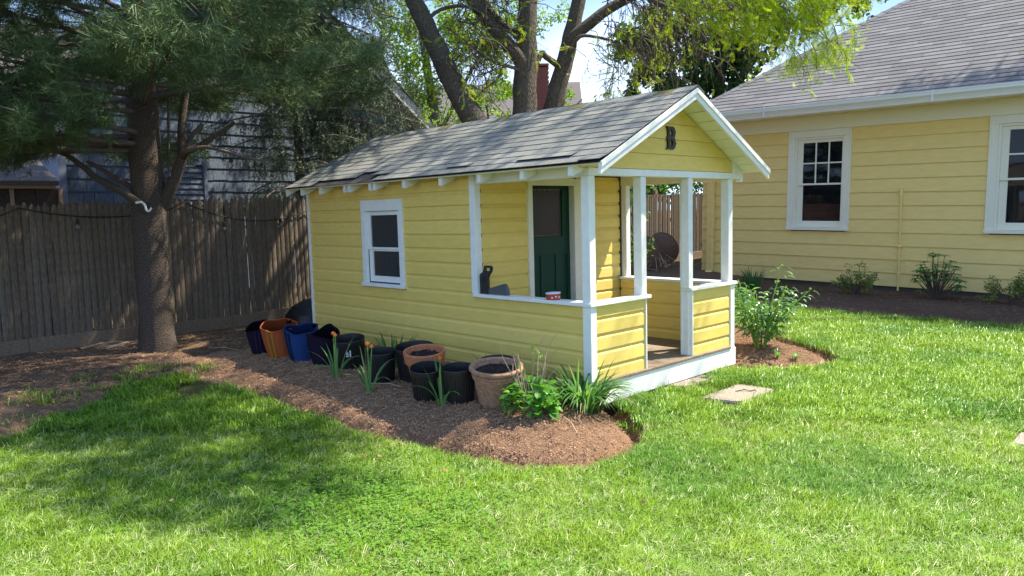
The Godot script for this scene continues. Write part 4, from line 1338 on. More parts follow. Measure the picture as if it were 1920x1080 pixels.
func build_pine() -> void:
	var t := thing("pine_tree", "big long-needled pine with a rough brown trunk, in front of the picket fence", "tree", Vector3(-5.35, 0.1, 1.48))
	var q := Geo.new()
	var axis := curve([Vector3(-5.36, -0.05, 1.47), Vector3(-5.36, 0.12, 1.47), Vector3(-5.37, 0.45, 1.47), Vector3(-5.40, 1.7, 1.45), Vector3(-5.46, 2.8, 1.42), Vector3(-5.5, 5.0, 1.4), Vector3(-5.42, 8.0, 1.35), Vector3(-5.4, 11.0, 1.3)], 6)
	var rr: Array = []
	for p in axis:
		var y: float = p.y
		rr.append(0.188 + 0.07 * exp(-maxf(y, 0.0) / 0.14) if y < 1.7 else maxf(lerpf(0.188, 0.02, (y - 1.7) / 9.3), 0.01))
	q.tube(axis, rr, 28, 0.035)
	put("trunk", q, M.pine_bark, t)
	# low limbs
	limb("limb", [Vector3(-5.30, 1.70, 1.52), Vector3(-5.245, 1.79, 1.58), Vector3(-5.406, 1.95, 1.72), Vector3(-5.612, 2.11, 1.91), Vector3(-5.724, 2.24, 2.01), Vector3(-5.92, 2.42, 2.2), Vector3(-6.1, 2.48, 2.6)], 0.055, 0.020, M.limb_moss, t)
	limb("limb", [Vector3(-5.45, 1.88, 1.45), Vector3(-5.72, 1.97, 1.46), Vector3(-5.88, 2.11, 1.6), Vector3(-6.0, 2.21, 1.7), Vector3(-6.15, 2.34, 1.85)], 0.048, 0.022, M.twig, t)
	limb("limb", [Vector3(-5.42, 1.68, 1.40), Vector3(-5.32, 1.83, 1.31), Vector3(-5.24, 2.04, 1.22), Vector3(-5.19, 2.24, 1.15), Vector3(-5.166, 2.40, 1.10)], 0.085, 0.058, M.pine_bark, t)
	limb("limb", [Vector3(-5.17, 2.36, 1.11), Vector3(-5.195, 2.71, 1.09), Vector3(-5.18, 3.1, 1.02)], 0.05, 0.038, M.pine_bark, t)
	limb("limb", [Vector3(-5.18, 2.36, 1.10), Vector3(-5.25, 2.50, 1.02), Vector3(-5.20, 2.60, 0.97), Vector3(-5.13, 2.74, 0.87)], 0.035, 0.022, M.twig, t)
	limb("limb", [Vector3(-5.17, 2.34, 1.11), Vector3(-5.04, 2.40, 1.1), Vector3(-4.91, 2.48, 0.97), Vector3(-4.79, 2.60, 0.83), Vector3(-4.66, 2.72, 0.69)], 0.045, 0.025, M.pine_bark, t)
	limb("limb", [Vector3(-5.17, 2.35, 1.12), Vector3(-4.97, 2.39, 1.16), Vector3(-4.79, 2.43, 1.0), Vector3(-4.63, 2.38, 0.85), Vector3(-4.46, 2.30, 0.68), Vector3(-4.27, 2.26, 0.5)], 0.032, 0.012, M.twig, t)
	limb("hanging_branch", [Vector3(-4.9, 2.95, 1.33), Vector3(-4.873, 2.515, 1.366), Vector3(-4.85, 2.10, 1.39)], 0.016, 0.010, M.limb_moss, t, 6)
	# whorls of boughs with needle tufts
	var tw := Geo.new()
	var tufts: Array = []
	var cols: Array = []
	var y := 2.55
	var wh := 0
	var specs: Array = []
	while y < 10.2:
		var n := 7 if y < 6.0 else 5
		for k in n:
			var az := TAU * (k + 0.37 * wh) / n + rf(-0.28, 0.28)
			var dir := Vector3(cos(az), 0, sin(az))
			var right := dir.dot(Vector3(0.70, 0, -0.714))
			var len := lerpf(3.5, 1.0, (y - 2.55) / 7.6) * rf(0.82, 1.08)
			if right > 0.35:
				len *= 0.82
				if y < 2.9:
					continue
			var o := Vector3(-5.44, y + rf(-0.12, 0.12), 1.43)
			var lift := rf(0.02, 0.20) if y > 3.0 else rf(-0.10, 0.02)
			specs.append([o, dir, len, lift])
		y += rf(0.42, 0.56)
		wh += 1
	for e in [[2.50, -0.55, 0.85, 2.6, -0.02], [2.42, -0.15, 1.0, 2.9, 0.0], [2.50, 0.25, 1.0, 3.0, -0.04], [2.62, 0.62, 0.80, 2.9, 0.02], [2.85, 0.45, 0.95, 3.3, 0.0], [3.05, 0.05, 1.0, 3.3, 0.05], [2.95, 0.95, 0.25, 2.6, 0.10]]:   # low boughs to the left and towards the lawn
		specs.append([Vector3(-5.44, e[0], 1.43), Vector3(e[1], 0, e[2]).normalized(), e[3], e[4]])
	for spec in specs:
		var o: Vector3 = spec[0]
		var dir: Vector3 = spec[1]
		var len: float = spec[2]
		var lift: float = spec[3]
		y = o.y
		var p := curve([o, o + dir * len * 0.35 + Vector3.UP * (lift * 0.7), o + dir * len * 0.7 + Vector3.UP * lift * 1.1, o + dir * len + Vector3.UP * (lift * 1.1 + 0.10)], 6)
		tw.tube(p, taper(p.size(), 0.034 if y < 6.0 else 0.025, 0.006), 5)
		var s := 0.30
		while s < 1.0:
			var at: Vector3 = p[int(s * (p.size() - 1))]
			for sg in [-1.0, 1.0]:
				if rng.randf() < 0.16:
					continue
				var bl := ((1.0 - s) * 1.0 + 0.32) * rf(0.7, 1.15)
				var bd: Vector3 = (dir * rf(0.5, 0.9) + dir.cross(Vector3.UP) * sg * rf(0.6, 1.0) + Vector3.UP * rf(-0.25, 0.28)).normalized()
				var e: Vector3 = at + bd * bl + Vector3.UP * rf(-0.05, 0.10)
				tw.tube([at, at.lerp(e, 0.55) + Vector3.UP * rf(-0.05, 0.03), e], [0.010, 0.007, 0.004], 4)
				var u := 0.22
				while u <= 1.0:
					var c := at.lerp(e, u)
					var fd: Vector3 = (bd + rand_dir() * 0.55 + Vector3.UP * 0.22).normalized()
					tufts.append(Transform3D(toward(fd, rf(0, TAU)).scaled(Vector3.ONE * rf(0.95, 1.3)), c))
					cols.append(Color(0.070, 0.120, 0.042).lerp(Color(0.125, 0.185, 0.060), rng.randf()) * (1.0 if rng.randf() < 0.93 else 1.6))
					for extra in (2 if y < 5.2 else 1):
						var c2 := c + rand_dir() * rf(0.06, 0.2)
						tufts.append(Transform3D(toward((bd + rand_dir() * 0.9 + Vector3.UP * 0.1).normalized(), rf(0, TAU)).scaled(Vector3.ONE * rf(0.9, 1.35)), c2))
						cols.append(Color(0.060, 0.110, 0.045).lerp(Color(0.11, 0.17, 0.062), rng.randf()))
					u += 0.13 if y < 5.5 else 0.24
			s += 0.095 if y < 5.5 else 0.16
		tufts.append(Transform3D(toward((dir + Vector3.UP * 0.3).normalized()), p[-1]))
		cols.append(Color(0.05, 0.11, 0.04))
	tag(put("twigs", tw, M.twig, t), "", "", "", "stuff")
	var nd := Geo.new()
	for k in 28:
		var a := rf(0, TAU)
		var fwd := rf(0.25, 1.0)
		var d := (Vector3(cos(a), 0, sin(a)) * sqrt(1.0 - fwd * fwd * 0.9) + Vector3.UP * fwd).normalized()
		var root := Vector3(0, rf(-0.05, 0.05), 0)
		var l := rf(0.105, 0.155)
		var w := d.cross(rand_dir()).normalized() * 0.0028
		var tip := root + d * l + Vector3(0, -0.012, 0)
		var nn := (d.cross(w)).normalized()
		nd.tri(root - w, root + w, tip, nn, nn, nn)
	tag(scatter("needles", nd.mesh(), M.needle, tufts, cols, t), "", "", "", "stuff")

func frond_mesh(len: float, pairs: int, lw: float, curl: float) -> ArrayMesh:   # a drooping compound leaf
	var q := Geo.new()
	var at := Vector3.ZERO
	var d := Vector3(0, 1, 0)
	for k in pairs:
		var ang := curl * (k + 1.0) / pairs
		d = Vector3(sin(ang), cos(ang), 0)
		var nx := at + d * len / pairs
		var f := 1.0 - absf(k - pairs * 0.5) / pairs * 0.7
		for sg in [-1.0, 1.0]:
			var side: Vector3 = (Vector3(0, 0, sg) + d * 0.55 + Vector3(rf(-0.3, 0.3), rf(-0.2, 0.2), 0)).normalized() * lw * 2.6 * f
			var wid := d * lw * 0.5
			var nn: Vector3 = side.cross(wid).normalized() * sg
			q.tri(nx, nx + side * 0.5 + wid, nx + side, nn, nn, nn)
			q.tri(nx, nx + side, nx + side * 0.5 - wid, nn, nn, nn)
		var w := Vector3(0, 0, 0.0016)
		q.tri(at - w, at + w, nx, Vector3.RIGHT, Vector3.RIGHT, Vector3.RIGHT)
		at = nx
	return q.mesh()

func leaf_cluster(n: int, rad: float, l: float, w: float) -> ArrayMesh:
	var q := Geo.new()
	for k in n:
		var o := rand_dir() * rad * pow(rng.randf(), 0.5)
		var d := (rand_dir() + Vector3.DOWN * 0.4).normalized()
		var s := d.cross(rand_dir()).normalized() * w * 0.5
		var nn := d.cross(s).normalized()
		if nn.y < 0.0:
			nn = -nn
		var m := o + d * l * 0.45
		q.tri(o, m + s, m - s, nn, nn, nn)
		q.tri(m + s, o + d * l, m - s, nn, nn, nn)
	return q.mesh()

func build_locust() -> void:
	var t := thing("locust_tree", "tall locust with three thick grey-brown trunks rising behind the playhouse roof", "tree", Vector3(-4.15, 0.1, -3.45))
	var L := [Vector3(-4.20, 0.0, -3.32), Vector3(-4.25, 1.2, -3.2), Vector3(-4.40, 2.5, -3.05), Vector3(-4.474, 2.778, -2.971), Vector3(-4.701, 3.253, -2.805), Vector3(-4.889, 3.726, -2.677), Vector3(-5.03, 4.09, -2.59), Vector3(-5.17, 4.46, -2.49), Vector3(-5.32, 4.86, -2.40), Vector3(-5.6, 5.7, -2.2), Vector3(-6.0, 7.5, -2.0)]
	limb("trunk", L, 0.215, 0.10, M.locust_bark, t, 18, 5, 0.05)
	limb("trunk", [Vector3(-4.12, 0.0, -3.5), Vector3(-4.16, 1.4, -3.53), Vector3(-4.18, 2.704, -3.551), Vector3(-4.205, 3.18, -3.592), Vector3(-4.227, 3.814, -3.658), Vector3(-4.24, 4.289, -3.711), Vector3(-4.26, 4.86, -3.77), Vector3(-4.3, 5.6, -3.85), Vector3(-4.3, 8.0, -4.0)], 0.235, 0.10, M.locust_bark, t, 20, 5, 0.05)
	limb("trunk", [Vector3(-4.08, 0.0, -3.62), Vector3(-4.2, 1.3, -3.8), Vector3(-4.215, 2.817, -4.107), Vector3(-4.172, 3.307, -4.22), Vector3(-4.098, 3.878, -4.376), Vector3(-4.043, 4.368, -4.502), Vector3(-3.99, 4.88, -4.63), Vector3(-3.9, 5.7, -4.85), Vector3(-3.6, 8.0, -5.2)], 0.19, 0.075, M.locust_bark, t, 16, 5, 0.05)
	limb("limb", [Vector3(-4.2, 3.72, -3.60), Vector3(-4.24, 3.90, -3.52), Vector3(-4.4, 4.155, -3.385), Vector3(-4.58, 4.437, -3.239), Vector3(-4.77, 4.77, -3.09), Vector3(-5.0, 5.3, -2.9)], 0.115, 0.08, M.locust_bark, t, 14)
	limb("limb", [Vector3(-4.24, 4.08, -3.70), Vector3(-4.45, 4.26, -3.77), Vector3(-4.66, 4.47, -3.59), Vector3(-4.79, 4.67, -3.48), Vector3(-4.95, 4.95, -3.35)], 0.06, 0.045, M.locust_bark, t, 10)
	limb("limb", [Vector3(-4.06, 4.15, -4.44), Vector3(-3.95, 4.27, -4.44), Vector3(-3.766, 4.498, -4.66), Vector3(-3.55, 4.72, -4.91), Vector3(-3.3, 4.92, -5.2), Vector3(-2.6, 5.3, -5.4)], 0.10, 0.065, M.locust_bark, t, 12)
	limb("limb", [Vector3(-4.05, 4.0, -4.40), Vector3(-3.76, 4.22, -4.34), Vector3(-3.509, 4.187, -4.592), Vector3(-3.28, 4.07, -4.81), Vector3(-2.95, 3.84, -5.1)], 0.034, 0.010, M.twig, t, 8)
	limb("limb", [Vector3(-4.2, 3.70, -3.52), Vector3(-4.25, 3.74, -3.36), Vector3(-4.39, 3.80, -3.2), Vector3(-4.53, 3.91, -3.07), Vector3(-4.68, 4.09, -2.94), Vector3(-4.93, 4.34, -2.72)], 0.030, 0.010, M.twig, t, 8)
	limb("limb", [Vector3(-5.17, 4.40, -2.48), Vector3(-5.0, 4.60, -2.69), Vector3(-4.76, 4.64, -2.93), Vector3(-4.57, 4.52, -3.11), Vector3(-4.64, 4.39, -3.02), Vector3(-4.82, 4.43, -2.85)], 0.032, 0.012, M.twig, t, 8)
	limb("limb", [Vector3(-3.4, 4.84, -5.0), Vector3(-2.7, 4.62, -4.5), Vector3(-2.38, 4.42, -4.49), Vector3(-2.12, 4.33, -4.74), Vector3(-1.86, 4.32, -5.0), Vector3(-1.6, 4.35, -5.27), Vector3(-1.3, 4.5, -5.6)], 0.045, 0.018, M.locust_bark, t, 9)
	limb("limb", [Vector3(-4.10, 3.85, -4.2), Vector3(-4.15, 3.95, -4.02), Vector3(-4.17, 4.0, -3.95), Vector3(-4.19, 3.84, -3.85), Vector3(-4.2, 3.7, -3.72)], 0.05, 0.04, M.locust_bark, t, 9)
	# twigs: wandering thin shoots that hang from the limbs
	var tw := Geo.new()
	var fr: Array = []
	var fc: Array = []
	var bright := func() -> Color: return Color(0.27, 0.46, 0.018).lerp(Color(0.50, 0.60, 0.025), rng.randf()) * rf(0.8, 1.1)
	var shoot := func(o: Vector3, d: Vector3, len: float, r: float, leafy: float, droop: float) -> void:
		var p: Array = [o]
		var k := 5
		for e in k:
			d = (d + rand_dir() * 0.34 + Vector3.DOWN * droop).normalized()
			p.append(p[-1] + d * len / k)
		tw.tube(p, taper(p.size(), r, r * 0.35), 4)
		for e in range(1, p.size()):
			if rng.randf() < leafy:
				for m in rng.randi_range(1, 3):
					fr.append(Transform3D(toward((d + rand_dir() * 0.8 + Vector3.DOWN * 0.6).normalized(), rf(0, TAU)).scaled(Vector3.ONE * rf(0.6, 1.1)), p[e]))
					fc.append(bright.call())
		if len > 0.35:
			for m in 3:
				var s: Vector3 = p[rng.randi_range(1, 4)]
				var p2: Array = [s]
				var d2 := (d + rand_dir() * 0.9).normalized()
				for e in 4:
					d2 = (d2 + rand_dir() * 0.4 + Vector3.DOWN * droop).normalized()
					p2.append(p2[-1] + d2 * len * 0.14)
				tw.tube(p2, taper(5, r * 0.55, r * 0.25), 3)
				if rng.randf() < leafy:
					fr.append(Transform3D(toward((d2 + Vector3.DOWN * 0.5).normalized(), rf(0, TAU)).scaled(Vector3.ONE * rf(0.6, 1.1)), p2[-1]))
					fc.append(bright.call())
	for k in 150:    # sparse shoots between the trunks
		shoot.call(Vector3(rf(-5.0, -4.2), rf(3.5, 4.9), rf(-3.5, -2.7)), rand_dir(), rf(0.4, 0.9), 0.009, 0.36, 0.10)
	for k in 150:    # hanging bare twigs to the right of the trunks
		var f := rng.randf()
		shoot.call(Vector3(lerpf(-3.5, -1.5, f), rf(4.0, 5.0), lerpf(-4.7, -4.9, f) + rf(-0.5, 0.5)), (Vector3(0.3, -0.2, -0.3) + rand_dir() * 0.6), rf(0.5, 1.05), 0.008, 0.16, 0.26)
	for k in 46:    # small leafy shoots low in the gap of sky
		shoot.call(Vector3(rf(-3.5, -2.8), rf(3.3, 4.1), rf(-4.8, -4.1)), rand_dir(), rf(0.3, 0.6), 0.006, 0.45, 0.12)
	for k in 150:   # the bright leafy spray over the corner of the house roof
		var f := pow(rng.randf(), 0.75)
		var o := Vector3(lerpf(-1.9, -0.32, f), 0, lerpf(-3.7, -5.22, f)) + Vector3(rf(-0.3, 0.3), 0, rf(-0.3, 0.3))
		o.y = rf(3.75, 4.75) if f < 0.85 else rf(3.55, 4.35)
		if f < 0.45:
			o.y += 0.28
		shoot.call(o, (Vector3(0.5, -0.1, -0.5) + rand_dir() * 0.8), rf(0.3, 0.6), 0.006, 0.85, 0.16)
	for k in 3300:
		var f := pow(rng.randf(), 0.7)
		var o := Vector3(lerpf(-1.7, -0.26, f), 0, lerpf(-3.9, -5.28, f)) + Vector3(rf(-0.35, 0.35), 0, rf(-0.35, 0.35))
		o.y = rf(3.72 if f < 0.7 else 3.42, 4.9)
		if f < 0.4:
			o.y += 0.3
		if edge_noise.get_noise_3d(o.x * 26.0, o.y * 26.0, o.z * 26.0) < -0.12:
			continue
		fr.append(Transform3D(toward((Vector3.DOWN * 0.9 + rand_dir() * 0.8).normalized(), rf(0, TAU)).scaled(Vector3.ONE * rf(0.7, 1.2)), o))
		fc.append(bright.call())
	# the high crown, above the picture: it dapples the roof, the bed and the left of the lawn
	for e in [[Vector3(-4.6, 7.8, -3.8), Vector3(2.6, 1.5, 1.8), 1500, 0.0], [Vector3(-0.4, 7.0, -1.65), Vector3(2.8, 0.9, 1.20), 6500, -0.18], [Vector3(-0.6, 7.2, -3.45), Vector3(3.2, 0.9, 0.95), 2500, 0.05], [Vector3(-4.0, 7.8, -0.6), Vector3(2.4, 1.6, 1.8), 1200, -0.02], [Vector3(2.0, 7.0, -5.0), Vector3(1.4, 0.8, 0.9), 560, 0.04], [Vector3(2.75, 7.7, -11.5), Vector3(3.6, 0.5, 0.55), 3600, -0.3]]:
		for k in int(e[2]):
			var o: Vector3 = e[0] + rand_dir() * pow(rng.randf(), 0.45) * e[1]
			if edge_noise.get_noise_3d(o.x * 20.0, o.y * 20.0, o.z * 20.0) < e[3]:
				continue
			fr.append(Transform3D(toward((Vector3.DOWN * 0.5 + rand_dir()).normalized(), rf(0, TAU)).scaled(Vector3.ONE * rf(1.2, 1.9)), o))
			fc.append(bright.call())
	limb("limb", [Vector3(-3.65, 7.6, -5.15), Vector3(-2.0, 8.3, -6.4), Vector3(0.4, 8.4, -9.0), Vector3(2.8, 7.9, -11.4), Vector3(4.6, 7.7, -11.6)], 0.09, 0.03, M.locust_bark, t, 8)
	for k in 90:
		var o := Vector3(-4.2, rf(5.6, 7.0), -3.6)
		var d := Vector3(rf(-1.0, 1.6), rf(0.1, 0.6), rf(-0.8, 1.0)).normalized()
		var l := rf(1.2, 3.2)
		tw.tube([o + d * 0.1, o + d * l * 0.5 + rand_dir() * 0.1, o + d * l], [0.04, 0.025, 0.01], 4)
	tag(put("twigs", tw, M.twig, t), "", "", "", "stuff")
	tag(scatter("leaves", frond_mesh(0.17, 8, 0.0125, 1.1), M.tinted_leaf, fr, fc, t), "", "", "", "stuff")

func clump(xf: Array, col: Array, c: Vector3, r: Vector3, n: int, a: Color, b: Color, hollow := 0.4, gap := -0.1, gf := 12.0) -> void:
	for k in n:
		var d := rand_dir()
		var o := c + d * r * lerpf(hollow, 1.0, sqrt(rng.randf()))
		if edge_noise.get_noise_3d(o.x * gf, o.y * gf, o.z * gf) < gap:
			continue
		xf.append(Transform3D(Basis.from_euler(Vector3(rf(0, TAU), rf(0, TAU), rf(0, TAU))).scaled(Vector3.ONE * rf(0.75, 1.25)), o))
		col.append(a.lerp(b, rng.randf()) * rf(0.85, 1.12))

func build_other_trees() -> void:
	# dark broad-leaved tree behind the house
	var t := thing("maple_tree", "dense dark green broad-leaved tree behind the left end of the yellow house roof", "tree", Vector3(-9.2, 0, -17.5))
	limb("trunk", [Vector3(-9.2, -0.2, -17.5), Vector3(-9.2, 3.0, -17.4), Vector3(-9.0, 6.0, -17.4), Vector3(-8.8, 9.0, -17.5)], 0.30, 0.12, M.locust_bark, t, 10)
	limb("limb", [Vector3(-9.2, 4.2, -17.4), Vector3(-9.9, 5.6, -16.6), Vector3(-10.6, 6.6, -16.0)], 0.14, 0.05, M.twig, t, 8)
	limb("limb", [Vector3(-9.1, 4.6, -17.4), Vector3(-8.4, 6.2, -18.1), Vector3(-7.9, 7.6, -18.7)], 0.14, 0.05, M.twig, t, 8)
	var xf: Array = []
	var col: Array = []
	var da := Color(0.035, 0.090, 0.018)
	var db := Color(0.075, 0.17, 0.028)
	for e in [[-9.95, 5.95, -16.6, 1.05, 260], [-9.1, 6.3, -17.5, 1.25, 330], [-8.5, 7.2, -18.1, 1.3, 330], [-10.6, 6.75, -15.9, 0.75, 140], [-10.75, 7.3, -15.9, 0.6, 80], [-10.25, 5.30, -16.3, 0.42, 60], [-8.9, 5.2, -17.6, 0.9, 160], [-7.4, 8.0, -19.2, 1.3, 260], [-6.2, 8.6, -20.2, 1.3, 260], [-8.6, 9.0, -18.0, 1.6, 260], [-9.6, 7.6, -17.0, 0.8, 120], [-10.9, 6.0, -15.7, 0.5, 60], [-11.2, 6.9, -15.3, 0.55, 60], [-11.0, 5.2, -15.5, 0.3, 30], [-10.2, 7.9, -16.5, 0.8, 130]]:
		clump(xf, col, Vector3(e[0], e[1], e[2]), Vector3.ONE * e[3], int(e[4] * 1.5), da, db, 0.3, -0.01, 26.0)
	tag(scatter("leaves", leaf_cluster(11, 0.24, 0.15, 0.11), M.tinted_leaf, xf, col, t), "", "", "", "stuff")
	# bright trees seen between the trunks of the locust
	t = thing("yellow_green_tree", "bright yellow-green spring tree seen between the locust trunks", "tree", Vector3(-11.3, 0, -7.8))
	limb("trunk", [Vector3(-11.3, -0.2, -7.8), Vector3(-11.3, 3.0, -7.7), Vector3(-11.5, 6.5, -7.4), Vector3(-11.4, 9.0, -7.5)], 0.18, 0.05, M.twig, t, 8)
	limb("limb", [Vector3(-11.3, 2.6, -7.7), Vector3(-11.8, 4.2, -7.0), Vector3(-12.2, 5.8, -6.6)], 0.08, 0.03, M.twig, t, 7)
	limb("limb", [Vector3(-11.35, 3.6, -7.7), Vector3(-10.9, 5.0, -8.3), Vector3(-10.5, 6.2, -8.9)], 0.07, 0.025, M.twig, t, 7)
	xf = []; col = []
	var ya := Color(0.17, 0.33, 0.022)
	var yb := Color(0.34, 0.46, 0.035)
	for e in [[-12.1, 6.1, -7.0, 0.85, 200], [-11.6, 5.1, -7.3, 0.75, 200], [-11.7, 4.1, -7.2, 0.75, 240], [-12.5, 5.0, -6.5, 0.7, 120], [-10.9, 6.4, -8.3, 0.7, 130], [-10.4, 6.3, -8.9, 0.6, 90], [-11.2, 7.4, -7.9, 1.3, 160], [-11.4, 3.4, -7.6, 0.6, 130], [-10.6, 3.4, -8.6, 0.5, 70], [-12.4, 7.3, -6.7, 0.9, 100], [-10.2, 5.0, -9.1, 0.45, 60], [-9.8, 6.6, -9.5, 0.6, 90], [-9.3, 6.9, -10.2, 0.5, 60], [-10.6, 5.7, -8.9, 0.4, 60], [-11.0, 5.9, -8.0, 0.6, 120], [-10.9, 4.5, -8.4, 0.4, 60]]:
		clump(xf, col, Vector3(e[0], e[1], e[2]), Vector3.ONE * e[3], int(e[4] * 1.6), ya, yb, 0.2, -0.02, 24.0)
	tag(scatter("leaves", leaf_cluster(9, 0.20, 0.12, 0.05), M.tinted_leaf, xf, col, t), "", "", "", "stuff")
	# a lower, sparser tree just beyond the fence, in front of the far house
	t = thing("young_tree", "low light green tree in front of the distant grey-pink roof, behind the locust trunks", "tree", Vector3(-8.1, 0, -6.7))
	limb("trunk", [Vector3(-8.1, -0.2, -6.7), Vector3(-8.1, 1.8, -6.7), Vector3(-8.2, 3.9, -6.5)], 0.07, 0.02, M.twig, t, 7)
	limb("limb", [Vector3(-8.1, 1.9, -6.7), Vector3(-7.6, 3.0, -7.3), Vector3(-6.8, 4.0, -8.0)], 0.04, 0.012, M.twig, t, 6)
	xf = []; col = []
	for e in [[-8.63, 4.05, -6.1, 0.36, 70], [-8.3, 3.8, -6.4, 0.34, 70], [-7.93, 3.6, -6.75, 0.32, 70], [-8.5, 3.5, -6.1, 0.34, 70], [-8.08, 4.2, -6.7, 0.28, 36], [-8.95, 3.7, -5.7, 0.34, 60], [-7.05, 4.0, -7.75, 0.24, 24], [-6.8, 3.8, -7.95, 0.24, 28], [-6.5, 3.75, -8.25, 0.26, 26], [-7.5, 3.6, -7.2, 0.3, 40]]:
		clump(xf, col, Vector3(e[0], e[1], e[2]), Vector3.ONE * e[3], int(e[4]), Color(0.12, 0.26, 0.022), Color(0.28, 0.42, 0.035), 0.1, -0.05, 40.0)
	tag(scatter("leaves", leaf_cluster(8, 0.12, 0.085, 0.038), M.tinted_leaf, xf, col, t), "", "", "", "stuff")
	# drooping conifer between the pine and the blue-grey house
	t = thing("weeping_spruce", "dark conifer with drooping strands, between the pine and the blue-grey house", "tree", Vector3(-8.3, 0.1, -2.1))
	limb("trunk", [Vector3(-8.3, -0.1, -2.1), Vector3(-8.3, 3.0, -2.1), Vector3(-8.25, 8.5, -2.1)], 0.13, 0.03, M.pine_bark, t, 10)
	var tw := Geo.new()
	xf = []; col = []
	var y := 2.2
	while y < 8.0:
		for k in 6:
			var az := rf(0, TAU)
			var d := Vector3(cos(az), 0, sin(az))
			var len := rf(1.1, 1.7) * (1.0 if y < 5.5 else 0.7)
			if k < 3:
				d = Vector3(rf(-0.3, 0.6), 0, -1.0).normalized()
				len = rf(1.2, 2.5) if y > 3.2 else rf(0.8, 1.6)
			elif k == 3:
				d = Vector3(rf(0.0, 0.8), 0, 0.9).normalized()
				len = rf(0.7, 1.3)
			var o := Vector3(-8.28, y + rf(-0.15, 0.15), -2.1)
			var p := curve([o, o + d * len * 0.4 + Vector3.UP * 0.08, o + d * len * 0.75 + Vector3.DOWN * 0.02, o + d * len + Vector3.DOWN * 0.14], 4)
			tw.tube(p, taper(p.size(), 0.022, 0.006), 5)
			var s := 0.15
			while s < 1.0:
				var c: Vector3 = p[int(s * (p.size() - 1))].lerp(p[mini(int(s * (p.size() - 1)) + 1, p.size() - 1)], rng.randf())
				for m in 6:
					var off := d.cross(Vector3.UP) * rf(-0.34, 0.34)
					xf.append(Transform3D(Basis.from_euler(Vector3(rf(-0.25, 0.25), rf(0, TAU), rf(-0.25, 0.25))).scaled(Vector3(1.0, rf(0.5, 1.25), 1.0)), c + off))
					col.append(Color(0.060, 0.095, 0.052).lerp(Color(0.15, 0.19, 0.115), pow(rng.randf(), 1.6)))
				s += 0.055
		y += 0.34
	tag(put("twigs", tw, M.twig, t), "", "", "", "stuff")
	var st := Geo.new()
	for k in 46:
		var h := -rf(0.0, 0.42)
		var a := rf(0, TAU)
		var d := Vector3(cos(a), rf(-1.6, -0.2), sin(a)).normalized()
		var root := Vector3(sin(h * 9.0) * 0.012, h, 0)
		var w := d.cross(rand_dir()).normalized() * 0.0045
		var nn := d.cross(w).normalized()
		st.tri(root - w, root + w, root + d * rf(0.03, 0.06), nn, nn, nn)
	tag(scatter("needles", st.mesh(), M.needle, xf, col, t), "", "", "", "stuff")
	# leafy growth above and in front of the far fence, seen through the porch
	t = thing("overhanging_hedge", "green hedge spilling over the far fence, seen through the porch", "hedge", Vector3(-7.4, 0, -11.0))
	limb("trunk", [Vector3(-7.4, 0, -11.0), Vector3(-7.3, 1.5, -11.0), Vector3(-7.3, 2.4, -11.0)], 0.07, 0.04, M.twig, t, 7)
	xf = []; col = []
	for e in [[-7.0, 2.25, -9.0, 0.45], [-7.0, 2.3, -9.9, 0.5], [-7.1, 2.35, -10.8, 0.55], [-7.4, 2.6, -12.0, 0.8], [-7.6, 2.8, -13.4, 0.9], [-8.0, 3.0, -15.0, 1.0]]:
		clump(xf, col, Vector3(e[0], e[1], e[2]), Vector3(0.5, e[3], 0.6), 200, Color(0.045, 0.12, 0.025), Color(0.12, 0.24, 0.04), 0.1, -0.2, 20.0)
	tag(scatter("leaves", leaf_cluster(8, 0.13, 0.11, 0.06), M.tinted_leaf, xf, col, t), "", "", "", "stuff")
	t = thing("climbing_shrub", "thin leafy shrub standing just behind the porch, seen past the left porch post", "shrub", Vector3(-3.45, 0.15, -5.2))
	var q := Geo.new()
	for k in 7:
		q.tube([Vector3(-3.45 + rf(-0.1, 0.1), 0.1, -5.2 + rf(-0.1, 0.1)), Vector3(-3.45 + rf(-0.2, 0.2), 1.1, -5.2 + rf(-0.2, 0.2)), Vector3(-3.45 + rf(-0.3, 0.3), 2.1, -5.2 + rf(-0.2, 0.2))], [0.014, 0.010, 0.005], 5)
	put("stems", q, M.twig, t)
	xf = []; col = []
	clump(xf, col, Vector3(-3.45, 1.35, -5.2), Vector3(0.34, 0.8, 0.34), 190, Color(0.05, 0.13, 0.025), Color(0.16, 0.28, 0.05), 0.1, -0.05, 40.0)
	tag(scatter("leaves", leaf_cluster(7, 0.09, 0.075, 0.04), M.tinted_leaf, xf, col, t), "", "", "", "stuff")

# ---------- pots and bags ----------
func pot_at(called: String, label: String, x: float, z: float, group := "", turn := 0.0) -> Node3D:
	x += 0.045; z += 0.045
	var o := thing(called, label, "pot", Vector3(x, ground(x, z) - 0.014, z), group)
	o.basis = Basis(Vector3(0.707, 0, -0.707), rf(0.09, 0.15)) * Basis.from_euler(Vector3(rf(-0.03, 0.03), turn, rf(-0.03, 0.03)))   # it leans with the slope of the bed
	return o

